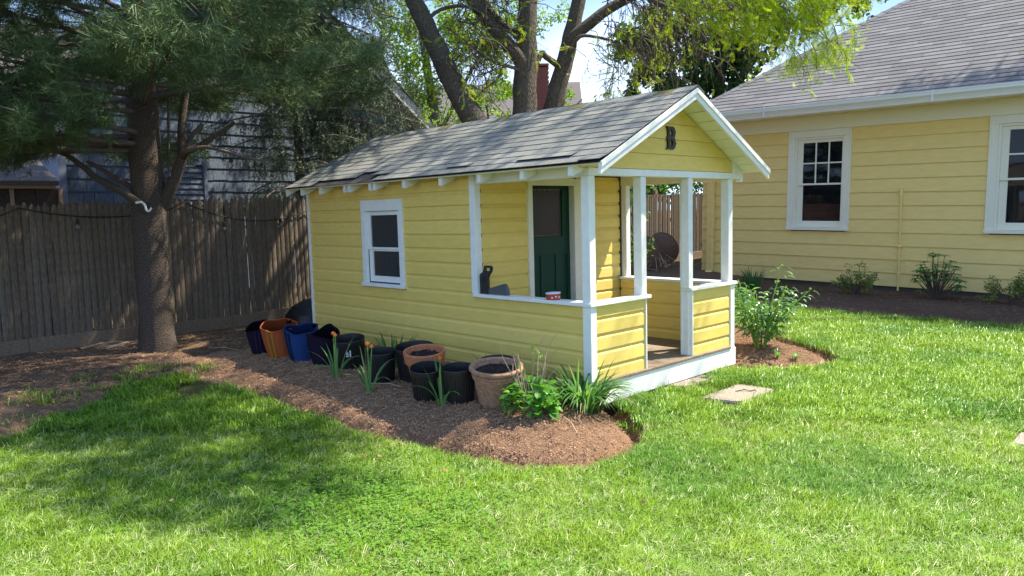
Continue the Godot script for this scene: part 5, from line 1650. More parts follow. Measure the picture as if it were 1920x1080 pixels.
func nursery_pot(label: String, x: float, z: float, r: float, h: float, lean := Vector2.ZERO) -> Node3D:
	var o := pot_at("nursery_pot", label, x, z, "black plastic nursery pots along the playhouse wall", rf(0, TAU))
	o.basis = Basis.from_euler(Vector3(lean.x, 0, lean.y)) * o.basis
	var q := Geo.new()
	q.lathe([Vector2(0.0001, 0.004), Vector2(r * 0.84, 0.0), Vector2(r * 0.86, 0.02), Vector2(r * 0.985, h - 0.035)], 36)
	q.lathe([Vector2(r * 0.96, h - 0.035), Vector2(r * 0.83, 0.02), Vector2(0.0001, 0.02)], 36)
	put("body", q, M.black_plastic, o, true)
	q = Geo.new()
	q.lathe([Vector2(r * 0.985, h - 0.036), Vector2(r * 1.035, h - 0.032), Vector2(r * 1.045, h - 0.004), Vector2(r * 1.02, h), Vector2(r * 0.99, h - 0.004), Vector2(r * 0.96, h - 0.036)], 36)
	put("rim", q, M.black_plastic, o, true)
	q = Geo.new()
	for k in 30:    # upright ribs, outside and in
		var a := TAU * k / 30.0
		var d := Vector3(cos(a), 0, sin(a))
		q.tube([d * r * 0.865 + Vector3.UP * 0.02, d * r * 0.985 + Vector3.UP * (h - 0.05)], [0.0042, 0.0042], 5)
		q.tube([d * r * 0.84 + Vector3.UP * 0.05, d * r * 0.945 + Vector3.UP * (h - 0.05)], [0.0042, 0.0042], 5)
	put("ribs", q, M.black_plastic, o, true)
	q = Geo.new()
	q.lathe([Vector2(r * 0.86, 0.05), Vector2(r * 0.5, 0.062), Vector2(0.0001, 0.058)], 20, Transform3D(), 1.0, 0.01)
	put("soil", q, M.potting, o, true)
	return o

func grow_bag(label: String, x: float, z: float, r: float, h: float, m: Material, strap: Material, slump: float, a0: float) -> void:
	x += 0.045; z += 0.045
	var o := thing("grow_bag", label, "grow bag", Vector3(x, ground(x, z) - 0.01, z), "fabric grow bags at the back corner of the playhouse")
	o.basis = Basis(Vector3(0.707, 0, -0.707), rf(0.18, 0.24))
	var q := Geo.new()
	var n := 44
	var rows := 12
	var pt := func(k: int, t: float, inner: float) -> Vector3:
		var a := TAU * k / n
		var bulge := 1.0 + 0.05 * sin(t * PI) - 0.26 * (1.0 - t)
		var fold := 1.0 + slump * 0.10 * t * sin(a * 3.0 + a0) + slump * 0.045 * t * sin(a * 7.0 + a0 * 2.0 + t * 4.0) + 0.006 * sin(a * 13.0 + t * 9.0)
		var hh := h * t * (1.0 + slump * 0.16 * t * sin(a * 2.0 + a0 * 1.7) + 0.02 * sin(a * 5.0))
		return Vector3(cos(a) * (r * bulge * fold - inner), hh, sin(a) * (r * bulge * fold - inner) * 0.94)
	for side in 2:
		for t in rows:
			for k in n:
				var f := t / float(rows)
				var g2 := (t + 1.0) / rows
				var i := 0.008 * side
				var p0: Vector3 = pt.call(k, f, i); var p1: Vector3 = pt.call(k + 1, f, i); var p2: Vector3 = pt.call(k + 1, g2, i); var p3: Vector3 = pt.call(k, g2, i)
				var sgn := 1.0 if side == 0 else -1.0
				var n0 := Vector3(p0.x, 0.1, p0.z).normalized() * sgn
				var n1 := Vector3(p1.x, 0.1, p1.z).normalized() * sgn
				q.tri(p0, p1, p2, n0, n1, n1); q.tri(p0, p2, p3, n0, n1, n0)
	for k in n:
		var a: Vector3 = pt.call(k, 1.0, 0.0); var b: Vector3 = pt.call(k + 1, 1.0, 0.0); var c: Vector3 = pt.call(k + 1, 1.0, 0.008); var d: Vector3 = pt.call(k, 1.0, 0.008)
		q.quad(a, b, c, d, Vector3.UP)
	put("fabric", q, m, o, true)
	q = Geo.new()
	var rim: Array = []
	var rr: Array = []
	for k in n + 1:
		rim.append(pt.call(k, 1.0, 0.003)); rr.append(0.007)
	q.tube(rim, rr, 6)
	put("hem", q, m, o, true)
	q = Geo.new()
	q.lathe([Vector2(r * 0.76, h * 0.30), Vector2(r * 0.45, h * 0.36), Vector2(0.0001, h * 0.33)], 22, Transform3D(), 0.92, 0.03)
	put("soil", q, M.potting, o, true)
	for s in 2:    # webbing straps stitched down two sides, looping over the rim
		q = Geo.new()
		var kc := int(n * (0.10 + 0.5 * s)) + int(a0 * 3.0)
		for e in [-1, 1]:
			for t in 10:
				var f := 0.08 + 0.9 * t / 10.0
				var g2 := 0.08 + 0.9 * (t + 1) / 10.0
				var p0: Vector3 = pt.call(kc + e, f, -0.006); var p1: Vector3 = pt.call(kc + e + 1, f, -0.006); var p2: Vector3 = pt.call(kc + e + 1, g2, -0.006); var p3: Vector3 = pt.call(kc + e, g2, -0.006)
				q.quad(p0, p1, p2, p3, Vector3(p0.x, 0, p0.z).normalized())
		var a: Vector3 = pt.call(kc - 1, 0.98, 0.0)
		var b: Vector3 = pt.call(kc + 2, 0.98, 0.0)
		var c := (a + b) * 0.5 * Vector3(0.70, 1, 0.70) + Vector3(0, -0.06, 0)
		for t in 8:
			var f := t / 8.0
			var g2 := (t + 1) / 8.0
			var u := a.lerp(c, f).lerp(c.lerp(b, f), f) + Vector3(0, 0.0 * sin(f * PI), 0)
			var w := a.lerp(c, g2).lerp(c.lerp(b, g2), g2) + Vector3(0, 0.0 * sin(g2 * PI), 0)
			var side := Vector3(-c.x, 0.6, -c.z).normalized() * 0.024
			q.quad(u, w, w + side, u + side, Vector3(c.x, 0.5, c.z).normalized())
		put("strap", q, strap, o, true)

func build_pots() -> void:
	grow_bag("slumped dark purple fabric grow bag, leftmost of the bags", -3.89, 0.845, 0.165, 0.31, M.purple_bag, M.strap_purple, 0.6, 0.4)
	grow_bag("orange fabric grow bag with yellow straps", -3.41, 0.875, 0.195, 0.335, M.orange_bag, M.strap_yellow, 0.12, 1.15)
	grow_bag("blue fabric grow bag with dark straps", -3.05, 0.83, 0.175, 0.34, M.blue_bag, M.strap_dark, 0.28, 2.2)
	grow_bag("slumped dark purple fabric grow bag between the blue bag and a black pot", -2.68, 0.80, 0.160, 0.32, M.purple_bag, M.strap_purple, 0.7, 3.1)
	var o := nursery_pot("black nursery pot with a white paper sticker, next to the purple bag", -2.36, 0.72, 0.145, 0.30, Vector2(0.04, 0.02))
	var q := Geo.new()
	var st := Geo.new()
	var face := Basis(Vector3.UP, -atan2(-o.basis.x.z, o.basis.x.x))
	var dir := face * Vector3(0.80, 0, 0.60)
	var bs := Basis(face * Vector3(0.60, 0, -0.80), Vector3.UP, dir)
	q.box(dir * 0.137 + Vector3.UP * 0.19, Vector3(0.048, 0.062, 0.002), bs)
	var lab := put("sticker", q, M.paper, o, true)
	for k in 4:
		st.box(dir * 0.1385 + bs * Vector3(-0.004 + 0.003 * (k % 2), 0, 0) + Vector3.UP * (0.172 + k * 0.010), Vector3(0.026 - 0.005 * (k % 3), 0.0045, 0.0012), bs)
	put("print", st, M.ink, lab, true)
	nursery_pot("black nursery pot beside the clump of green leaves, standing alone", -1.69, 0.83, 0.122, 0.29)
	nursery_pot("tall black nursery pot against the wall behind the orange terracotta pot", -1.50, 0.60, 0.165, 0.315)
	nursery_pot("black nursery pot in front of the orange terracotta pot", -0.955, 0.90, 0.127, 0.275, Vector2(0.03, -0.02))
	nursery_pot("black nursery pot between the other black pot and the large weathered clay pot", -0.70, 0.79, 0.130, 0.285)
	nursery_pot("black nursery pot half hidden behind the large weathered clay pot", -0.72, 0.36, 0.140, 0.275)
	o = pot_at("terracotta_pot", "plain orange terracotta pot with a thick rim, full of dry soil", -1.235, 0.70)
	q = Geo.new()
	q.lathe([Vector2(0.0001, 0.0), Vector2(0.105, 0.0), Vector2(0.108, 0.004), Vector2(0.146, 0.235)], 48)
	put("body", q, M.terracotta, o, true)
	q = Geo.new()
	q.lathe([Vector2(0.146, 0.233), Vector2(0.160, 0.235), Vector2(0.168, 0.241), Vector2(0.176, 0.327), Vector2(0.172, 0.335), Vector2(0.160, 0.336), Vector2(0.154, 0.329), Vector2(0.143, 0.265), Vector2(0.138, 0.235)], 48)
	put("rim", q, M.terracotta, o, true)
	q = Geo.new()
	q.lathe([Vector2(0.150, 0.28), Vector2(0.09, 0.295), Vector2(0.0001, 0.29)], 24, Transform3D(), 1.0, 0.02)
	for k in 40:
		var a := rf(0, TAU)
		var r := 0.13 * sqrt(rng.randf())
		q.box(Vector3(cos(a) * r, 0.295, sin(a) * r), Vector3(rf(0.01, 0.03), 0.008, 0.012), Basis.from_euler(Vector3(rf(-1, 1), rf(0, 6), rf(-1, 1))))
	put("soil", q, M.potting, o, true)
	o = pot_at("clay_pot", "large weathered clay pot with ringed collar, full of dry soil", -0.42, 0.65)
	q = Geo.new()
	q.lathe([Vector2(0.0001, 0.0), Vector2(0.128, 0.0), Vector2(0.134, 0.006), Vector2(0.150, 0.09), Vector2(0.166, 0.18), Vector2(0.177, 0.228)], 56)
	put("body", q, M.old_terracotta, o, true)
	q = Geo.new()
	q.lathe([Vector2(0.177, 0.228), Vector2(0.187, 0.232), Vector2(0.188, 0.243), Vector2(0.181, 0.248), Vector2(0.191, 0.253), Vector2(0.192, 0.264), Vector2(0.186, 0.269), Vector2(0.191, 0.276), Vector2(0.203, 0.284), Vector2(0.210, 0.296), Vector2(0.209, 0.308), Vector2(0.198, 0.317), Vector2(0.184, 0.316), Vector2(0.174, 0.306), Vector2(0.166, 0.25)], 56)
	put("rim", q, M.old_terracotta, o, true)
	q = Geo.new()
	q.lathe([Vector2(0.172, 0.268), Vector2(0.10, 0.275), Vector2(0.0001, 0.268)], 26, Transform3D(), 1.0, 0.02)
	for k in 60:
		var a := rf(0, TAU)
		var r := 0.155 * sqrt(rng.randf())
		q.box(Vector3(cos(a) * r, 0.276, sin(a) * r), Vector3(rf(0.008, 0.024), 0.006, 0.009), Basis.from_euler(Vector3(rf(-1, 1), rf(0, 6), rf(-1, 1))))
	put("soil", q, M.potting, o, true)

# ---------- plants ----------
func strap_leaf(root: Vector3, dir: Vector3, len: float, w: float, bend: float, rise := 1.0) -> Geo:
	var q := Geo.new()
	var seg := 8
	var p := root
	var d := (Vector3.UP * rise + dir * 0.25).normalized()
	var side := dir.cross(Vector3.UP).normalized()
	var pts: Array = []
	for k in seg + 1:
		pts.append(p)
		d = (d + (dir * 0.5 + Vector3.DOWN * 0.8) * bend * (0.35 + k / float(seg)) / seg * 2.2).normalized()
		p += d * len / seg
	for k in seg:
		var f := k / float(seg)
		var g2 := (k + 1.0) / seg
		var wa := w * 0.5 * (0.75 + 0.25 * sin(f * PI)) * (1.0 - pow(f, 4.0))
		var wb := w * 0.5 * (0.75 + 0.25 * sin(g2 * PI)) * (1.0 - pow(g2, 4.0))
		var t: Vector3 = (pts[k + 1] - pts[k]).normalized()
		var nn := side.cross(t).normalized()
		var dip := -nn * 0.18
		var a: Vector3 = pts[k]; var b: Vector3 = pts[k + 1]
		q.quad(a - side * wa, a + dip * wa, b + dip * wb, b - side * wb, (nn - side * 0.35).normalized())
		q.quad(a + dip * wa, a + side * wa, b + side * wb, b + dip * wb, (nn + side * 0.35).normalized())
	return q

func oval_leaf(len: float, w: float, curl := 0.3, fold := 0.25) -> ArrayMesh:   # lies along +y, face along +z
	var q := Geo.new()
	var seg := 6
	var prev: Array = []
	for k in seg + 1:
		var f := k / float(seg)
		var hw := w * 0.5 * pow(sin(PI * clampf(pow(f, 0.8) * 0.97 + 0.02, 0.0, 1.0)), 0.8)
		var c := Vector3(0, len * sin(f * (1.0 - curl * 0.2)), -len * curl * f * f)
		var row := [c + Vector3(-hw, 0, hw * fold), c, c + Vector3(hw, 0, hw * fold)]
		if k > 0:
			for s in 2:
				var nn: Vector3 = (row[s] - prev[s]).cross(prev[s + 1] - prev[s]).normalized()
				if nn.z < 0.0:
					nn = -nn
				q.tri(prev[s], prev[s + 1], row[s + 1], nn, nn, nn); q.tri(prev[s], row[s + 1], row[s], nn, nn, nn)
		prev = row
	return q.mesh()

func plain_leaf(c: Color, through := 0.5, rough := 0.45) -> StandardMaterial3D:
	var m := leaf_mat(c, through, rough)
	return m

func build_plants() -> void:
	var dl: Array = [plain_leaf(Color(0.11, 0.23, 0.085)), plain_leaf(Color(0.14, 0.27, 0.09)), plain_leaf(Color(0.085, 0.18, 0.065))]
	var day: Array = [plain_leaf(Color(0.045, 0.125, 0.030)), plain_leaf(Color(0.06, 0.155, 0.035)), plain_leaf(Color(0.036, 0.10, 0.027)), plain_leaf(Color(0.085, 0.17, 0.045))]
	var dead := plain_leaf(Color(0.30, 0.24, 0.13))
	# daffodils going over
	var spec := [
		["faded daffodil with two shrivelled flowers, in front of the purple bag and the stickered pot", Vector2(-2.06, 1.08), 11, 0.42, 2],
		["faded daffodil with twisted brown flowers, in front of the lone black pot", Vector2(-1.46, 1.13), 8, 0.40, 2],
		["daffodil with one small orange flower, in front of the two black pots", Vector2(-0.67, 1.00), 8, 0.40, 1]]
	for s in spec:
		var x: float = s[1].x
		var z: float = s[1].y
		var o := thing("daffodil", s[0], "flower", Vector3(x, ground(x, z), z), "daffodils in the mulch bed")
		for k in int(s[2]):
			var a: float = TAU * k / s[2] + rf(-0.4, 0.4)
			put("leaf", strap_leaf(Vector3(cos(a) * 0.018, -0.01, sin(a) * 0.018), Vector3(cos(a), 0, sin(a)), s[3] * rf(0.75, 1.1), 0.020, rf(0.05, 0.75) if k % 3 else rf(0.9, 1.4)), dl[k % 3], o, true)
		for k in int(s[4]):
			var q := Geo.new()
			var tip := Vector3(rf(-0.03, 0.05) + 0.03 * k, s[3] * rf(0.92, 1.05), rf(-0.03, 0.03))
			q.tube([Vector3(0.005 * k, 0, 0), tip * 0.6, tip], [0.005, 0.0045, 0.004], 6)
			put("stem", q, dl[1], o, true)
			q = Geo.new()
			for e in 6:
				var a := e * TAU / 6.0
				var d := Vector3(cos(a) * 0.8, rf(-0.3, 0.4), sin(a) * 0.8).normalized()
				var w := d.cross(Vector3.UP).normalized() * 0.012
				q.quad(tip, tip + d * 0.015 + w * 0.7, tip + d * rf(0.024, 0.036), tip + d * 0.015 - w * 0.7, Vector3.UP)
			q.tube([tip, tip + Vector3(0.012, 0.006, 0.010), tip + Vector3(0.022, 0.004, 0.018)], [0.007, 0.013, 0.016], 8)
			put("flower", q, M.petal if s[4] == 1 else M.dry_petal, o, true)
	# daylily clump at the porch corner
	var o := thing("daylily_clump", "big clump of arching strap leaves at the white corner post of the porch", "plant", Vector3(0.08, ground(0.08, 0.2), 0.2))
	for k in 170:
		var a := rf(0, TAU)
		var r := 0.14 * sqrt(rng.randf())
		var root := Vector3(cos(a) * r, -0.02, sin(a) * r * 0.8)
		var b := a + rf(-0.7, 0.7)
		var up := rng.randf() < 0.10
		put("leaf", strap_leaf(root, Vector3(cos(b), 0, sin(b)), rf(0.36, 0.54), rf(0.016, 0.026), rf(0.25, 0.5) if up else rf(1.0, 1.8), 1.2), day[k % 4], o, true)
	for k in 8:
		var a := rf(0, TAU)
		put("dry_leaf", strap_leaf(Vector3(cos(a) * 0.15, 0, sin(a) * 0.15), Vector3(cos(a), 0, sin(a)), rf(0.3, 0.45), 0.010, 1.8), dead, o, true)
	# leafy clump against the wall, behind the lone black pot
	o = thing("tulip_clump", "clump of upright green leaves against the playhouse wall, behind the black pots", "plant", Vector3(-2.10, ground(-2.10, 0.40), 0.40))
	for k in 42:
		var a := rf(0, TAU)
		var r := 0.14 * sqrt(rng.randf())
		put("leaf", strap_leaf(Vector3(cos(a) * r * 1.3, -0.02, sin(a) * r * 0.6), Vector3(cos(a), 0, sin(a)), rf(0.24, 0.38), rf(0.022, 0.034), rf(0.2, 0.7)), day[k % 4], o, true)
	o = thing("small_sprout", "small green sprout against the wall between black pots", "plant", Vector3(-0.98, ground(-0.98, 0.2), 0.2))
	for k in 7:
		var a := TAU * k / 7.0
		put("leaf", strap_leaf(Vector3(cos(a) * 0.02, 0.0, sin(a) * 0.02), Vector3(cos(a), 0, sin(a)), rf(0.22, 0.34), 0.022, rf(0.4, 0.9)), day[k % 4], o, true)
	# shrub with bare stems and glossy leaves
	var sl: Array = [oval_leaf(0.082, 0.058, 0.35), oval_leaf(0.062, 0.045, 0.5), oval_leaf(0.092, 0.062, 0.2)]
	var sm: Array = [plain_leaf(Color(0.065, 0.18, 0.026), 0.5, 0.3), plain_leaf(Color(0.048, 0.14, 0.024), 0.5, 0.3), plain_leaf(Color(0.12, 0.25, 0.034), 0.6, 0.35)]
	o = thing("hydrangea_shrub", "low shrub with glossy round leaves and tall bare stems, next to the large clay pot", "shrub", Vector3(0.0, ground(0.0, 0.70), 0.70))
	var stems := Geo.new()
	for k in 22:
		var a := rf(0, TAU)
		var out := Vector3(cos(a), 0, sin(a))
		var h := rf(0.30, 0.56) if k < 17 else rf(0.12, 0.25)
		var lean := rf(0.08, 0.5) if k < 17 else rf(0.8, 1.3)
		var p := curve([out * 0.03, out * (0.05 + lean * h * 0.35) + Vector3.UP * h * 0.45, out * (0.06 + lean * h * 0.75) + Vector3(rf(-0.02, 0.02), h * 0.8, rf(-0.02, 0.02)), out * (0.06 + lean * h) + Vector3(rf(-0.03, 0.03), h, rf(-0.03, 0.03))], 3)
		stems.tube(p, taper(p.size(), 0.0045, 0.002), 5)
		if k % 6 == 0:
			for e in 6:
				var f := p.size() - 1 - (e % 3) * 2
				var li := MeshInstance3D.new()
				put("leaf", sl[1], sm[2], o, true).transform = Transform3D(toward((rand_dir() + Vector3.UP * 0.7).normalized(), rf(0, TAU)).scaled(Vector3.ONE * 0.6), p[f])
				li.free()
	put("stems", stems, M.twig_pale, o, true)
	for k in 250:
		var a := rf(0, TAU)
		var el := rf(0.05, 1.0)
		var r := rf(0.06, 0.20)
		var c := Vector3(cos(a) * r * 1.05, 0.03 + el * 0.22 * (1.0 - r * 1.2), sin(a) * r)
		var d := (Vector3(cos(a), 0.25, sin(a)) + rand_dir() * 0.7).normalized()
		var z := (Vector3.UP + rand_dir() * 0.4).normalized()
		var x := d.cross(z).normalized()
		put("leaf", sl[k % 3], sm[0 if k % 5 < 3 else (1 if k % 5 == 3 else 2)], o, true).transform = Transform3D(Basis(x, d, x.cross(d)).scaled(Vector3.ONE * rf(0.8, 1.2)), c)
	# weed by the edge of the bed
	o = thing("small_weed", "small round green weed at the edge of the mulch bed near the porch", "plant", Vector3(0.28, ground(0.28, 0.0), 0.0))
	for k in 26:
		var a := rf(0, TAU)
		put("leaf", sl[1], sm[k % 3], o, true).transform = Transform3D(toward((Vector3(cos(a), rf(0.1, 1.1), sin(a))).normalized(), rf(0, TAU)).scaled(Vector3.ONE * 0.55), Vector3(cos(a) * rf(0.0, 0.05), rf(0.02, 0.06), sin(a) * rf(0, 0.05)))
	# peony beside the porch
	var pl: Array = [oval_leaf(0.095, 0.034, 0.5), oval_leaf(0.08, 0.028, 0.7), oval_leaf(0.11, 0.038, 0.4)]
	var pm: Array = [plain_leaf(Color(0.055, 0.135, 0.040), 0.5, 0.26), plain_leaf(Color(0.04, 0.105, 0.036), 0.5, 0.25), plain_leaf(Color(0.085, 0.18, 0.055), 0.5, 0.32)]
	var bud := plain_leaf(Color(0.20, 0.30, 0.09))
	o = thing("peony_bush", "leafy peony with upright budded stems, in the mulch bed beside the porch", "shrub", Vector3(-0.05, ground(-0.05, -2.86), -2.86))
	for k in 24:
		var a := TAU * k / 24.0 + rf(-0.2, 0.2)
		var lean := rf(0.06, 0.30)
		var h := rf(0.40, 0.72)
		var out := Vector3(cos(a), 0, sin(a))
		if k == 3:
			out = Vector3(0.66, 0, -0.70); lean = 0.16; h = 0.86
		elif k == 4:
			out = Vector3(0.68, 0, -0.73); lean = 0.46; h = 0.60
		var p := curve([out * 0.05, out * (0.06 + lean * 0.3) + Vector3.UP * h * 0.45, out * (0.08 + lean * 0.7) + Vector3.UP * h * 0.8, out * (0.08 + lean) + Vector3.UP * h], 4)
		var q := Geo.new()
		q.tube(p, taper(p.size(), 0.008, 0.004), 6)
		put("stem", q, bud, o, true)
		for e in 24:
			var f := 0.22 + 0.76 * e / 24.0
			var c: Vector3 = p[int(f * (p.size() - 1))]
			var d := (Vector3(cos(e * 2.4 + k), rf(-0.1, 0.5), sin(e * 2.4 + k)) + out * 0.4).normalized()
			var z := (Vector3.UP + rand_dir() * 0.35).normalized()
			var x := d.cross(z).normalized()
			put("leaf", pl[e % 3], pm[(e + k) % 3], o, true).transform = Transform3D(Basis(x, d, x.cross(d)).scaled(Vector3.ONE * rf(0.8, 1.15)), c + d * rf(0.03, 0.10))
		if k < 8:
			q = Geo.new()
			q.lathe([Vector2(0.0001, -0.012), Vector2(0.010, -0.008), Vector2(0.013, 0.0), Vector2(0.009, 0.009), Vector2(0.0001, 0.013)], 10, Transform3D(Basis(), p[-1] + Vector3(0, 0.012, 0)))
			put("bud", q, bud, o, true)
	# three little perennials in the same bed
	for e in [[0.36, -2.83], [0.22, -2.72]]:
		o = thing("bed_seedling", "pale green seedling in the mulch, %s" % ("right of the peony towards the lawn" if e[0] > 0.3 else "just in front of the peony"), "plant", Vector3(e[0], ground(e[0], e[1]), e[1]))
		for k in 9:
			var a := TAU * k / 9.0
			put("leaf", strap_leaf(Vector3.ZERO, Vector3(cos(a), 0, sin(a)), rf(0.09, 0.15), 0.020, rf(0.5, 1.1)), pm[2], o, true)
	# shrubs along the house
	var az := leaf_cluster(9, 0.055, 0.045, 0.020)
	for e in [[-1.27, -8.62, 0.36, 0.36, "loose olive-green azalea against the yellow house, left of the wall pipe", Color(0.12, 0.17, 0.035), Color(0.20, 0.23, 0.05), 190], [0.93, -8.90, 0.40, 0.38, "loose olive-green azalea against the yellow house, right of the dark shrub", Color(0.12, 0.17, 0.035), Color(0.20, 0.23, 0.05), 215]]:
		o = thing("azalea", e[4], "shrub", Vector3(e[0], ground(e[0], e[1]), e[1]), "low shrubs along the yellow house")
		var q := Geo.new()
		var xf: Array = []
		var col: Array = []
		for k in 24:
			var d := (Vector3(rf(-1, 1), rf(0.4, 1.2), rf(-0.8, 0.8))).normalized()
			var tip: Vector3 = d * Vector3(e[2] * 1.3, e[3] * 1.25, e[2]) * rf(0.7, 1.15)
			q.tube([Vector3.ZERO, tip * 0.5 + rand_dir() * 0.02, tip], [0.008, 0.005, 0.003], 5)
			for m in int(e[7] / 24):
				var c := tip * rf(0.55, 1.08) + rand_dir() * 0.05
				if c.y > 0.03:
					xf.append(Transform3D(Basis.from_euler(Vector3(rf(0, 6), rf(0, 6), rf(0, 6))).scaled(Vector3.ONE * rf(0.7, 1.2)), o.position + c))
					col.append(e[5].lerp(e[6], rng.randf()))
		put("stems", q, M.twig, o, true)
		scatter("leaves", az, M.thick_leaf, xf, col, o)
	o = thing("rhododendron", "dark green rhododendron against the yellow house, right of the wall pipe", "shrub", Vector3(-0.10, ground(-0.1, -8.86), -8.86), "low shrubs along the yellow house")
	var rl: Array = [oval_leaf(0.12, 0.038, 0.35, 0.2), oval_leaf(0.10, 0.034, 0.5, 0.2)]
	var rm: Array = [plain_leaf(Color(0.045, 0.13, 0.04), 0.2, 0.3), plain_leaf(Color(0.065, 0.165, 0.048), 0.2, 0.3)]
	var rq := Geo.new()
	for k in 62:
		var d := Vector3(rf(-1, 1), rf(0.0, 1.2), rf(-0.9, 0.9)).normalized()
		var tip := d * Vector3(0.40, 0.62, 0.36) * rf(0.55, 1.1) + Vector3.UP * 0.10
		rq.tube([Vector3.ZERO, tip * 0.5 + rand_dir() * 0.02, tip], [0.010, 0.007, 0.004], 5)
		for e in 9:
			var a := TAU * e / 9.0 + k
			var ld := (Vector3(cos(a), rf(0.0, 0.45), sin(a)) + d * 0.3).normalized()
			var x := ld.cross(Vector3.UP).normalized()
			put("leaf", rl[e % 2], rm[(e + k) % 2], o, true).transform = Transform3D(Basis(x, ld, x.cross(ld)), tip)
	put("stems", rq, M.twig, o, true)
	o = thing("grass_clump", "dark upright grassy clump at the house wall, above the peony", "plant", Vector3(-2.98, ground(-2.98, -8.2), -8.2))
	var gm := [plain_leaf(Color(0.030, 0.085, 0.030)), plain_leaf(Color(0.045, 0.11, 0.035))]
	for k in 110:
		var a := rf(0, TAU)
		var r := 0.15 * sqrt(rng.randf())
		put("leaf", strap_leaf(Vector3(cos(a) * r, 0, sin(a) * r), Vector3(cos(a), 0, sin(a)), rf(0.28, 0.46), 0.014, rf(0.1, 0.55)), gm[k % 2], o, true)

# ---------- small things ----------
func build_small_things() -> void:
	# stepping stones
	var step := func(label: String, pts: Array, thick: float) -> void:
		var c := Vector2.ZERO
		for e in pts:
			c += e / pts.size()
		var o := thing("stepping_stone", label, "stepping stone", Vector3(c.x, ground(c.x, c.y) - 0.02, c.y), "flat stones leading to the porch")
		var top := PackedVector2Array()
		var n := pts.size()
		for k in n:
			for f in 4:
				var p: Vector2 = pts[k].lerp(pts[(k + 1) % n], (f + 0.15) / 4.0) - c
				top.append(p * rf(0.975, 1.015))
		var q := Geo.new()
		q.extrude(top, Vector3(0, -0.03, 0), Vector3.RIGHT, Vector3.BACK, Vector3(0, 0.03 + thick - 0.008, 0))
		var inner := PackedVector2Array()
		for p in top:
			inner.append(p * 0.965)
		q.extrude(inner, Vector3(0, thick - 0.008, 0), Vector3.RIGHT, Vector3.BACK, Vector3(0, 0.008, 0))
		put("slab", q, M.stone, o, true)
	step.call("pale square stepping stone lying in the grass in front of the porch", [Vector2(0.45, -0.84), Vector2(0.79, -0.93), Vector2(0.80, -1.52), Vector2(0.45, -1.52)], 0.05)
	step.call("narrow stepping stone right against the white porch skirt", [Vector2(-0.05, -1.04), Vector2(0.16, -1.06), Vector2(0.16, -1.63), Vector2(-0.05, -1.63)], 0.040)
	step.call("pale stepping stone in the lawn at the right edge of the picture", [Vector2(2.58, -1.30), Vector2(2.90, -1.30), Vector2(2.90, -1.64), Vector2(2.57, -1.64)], 0.035)
	# twigs on the square stone and the bed
	for e in [[Vector3(0.58, 0.038, -1.22), Vector3(0.66, 0.040, -1.30), "short dark twig lying on the square stepping stone, the inner one"], [Vector3(0.66, 0.038, -1.30), Vector3(0.725, 0.040, -1.31), "short dark twig lying on the square stepping stone, the outer one"], [Vector3(0.12, 0.13, 0.56), Vector3(0.48, 0.115, 0.72), "thin pale stick lying on the mulch in front of the daylilies"], [Vector3(-1.62, 0.14, 1.02), Vector3(-1.30, 0.15, 0.92), "curved brown root lying on the mulch by the black pots"], [Vector3(-5.0, 0.12, 1.02), Vector3(-4.5, 0.115, 0.85), "pale twig on the soil right of the pine trunk"]]:
		var q := Geo.new()
		var a: Vector3 = e[0]
		var b: Vector3 = e[1]
		a.y = ground(a.x, a.z) + (0.006 if a.x < 0.3 else 0.034); b.y = ground(b.x, b.z) + (0.008 if a.x < 0.3 else 0.036)
		var mid := (a + b) * 0.5 + Vector3(0.02, 0.014, -0.015)
		q.tube([a, mid, b], [0.004, 0.005, 0.003], 6)
		tag(put("fallen_twig", q, M.twig if a.x > 0.5 else M.twig_pale), e[2], "twig")
	# moulded carrier on the porch rail
	var o := thing("plastic_carrier", "dark grey plastic L-shaped carrier with a hand slot, on the porch rail", "carrier", Vector3(-1.28, 0.864, -0.05))
	var back := CSGCombiner3D.new()
	back.name = "back_panel"
	var cp := CSGPolygon3D.new()
	cp.name = "outline"
	cp.polygon = PackedVector2Array([Vector2(-0.058, 0.0), Vector2(0.044, 0.0), Vector2(0.050, 0.02), Vector2(0.052, 0.155), Vector2(0.062, 0.175), Vector2(0.092, 0.205), Vector2(0.103, 0.235), Vector2(0.098, 0.255), Vector2(0.085, 0.262), Vector2(0.012, 0.262), Vector2(0.0, 0.252), Vector2(-0.006, 0.225), Vector2(-0.022, 0.198), Vector2(-0.050, 0.185), Vector2(-0.060, 0.165)])
	cp.depth = 0.022
	cp.material = M.black_plastic
	back.add_child(cp)
	var slot := CSGBox3D.new()
	slot.operation = CSGShape3D.OPERATION_SUBTRACTION
	slot.size = Vector3(0.058, 0.026, 0.1)
	slot.position = Vector3(0.048, 0.226, 0)
	slot.material = M.black_plastic
	back.add_child(slot)
	for k in 14:
		var h := CSGBox3D.new()
		h.operation = CSGShape3D.OPERATION_SUBTRACTION
		var a := TAU * (k % 7) / 7.0 + (0.4 if k > 6 else 0.0)
		var r := 0.016 if k > 6 else 0.033
		h.size = Vector3(0.008, 0.015, 0.1) if k < 7 else Vector3(0.007, 0.010, 0.1)
		h.position = Vector3(-0.004 + cos(a) * r * 0.85, 0.128 + sin(a) * r, 0)
		h.rotation.z = a + PI * 0.5
		h.material = M.black_plastic
		back.add_child(h)
	back.position = Vector3(0, 0, 0.022)
	o.add_child(back)
	var q := Geo.new()
	for k in 3:
		q.span(Vector3(-0.05 + k * 0.034, 0.008, 0.022), Vector3(-0.026 + k * 0.034, 0.07, 0.027), 0.002)
	put("ribs", q, M.black_plastic, o, true)
	q = Geo.new()
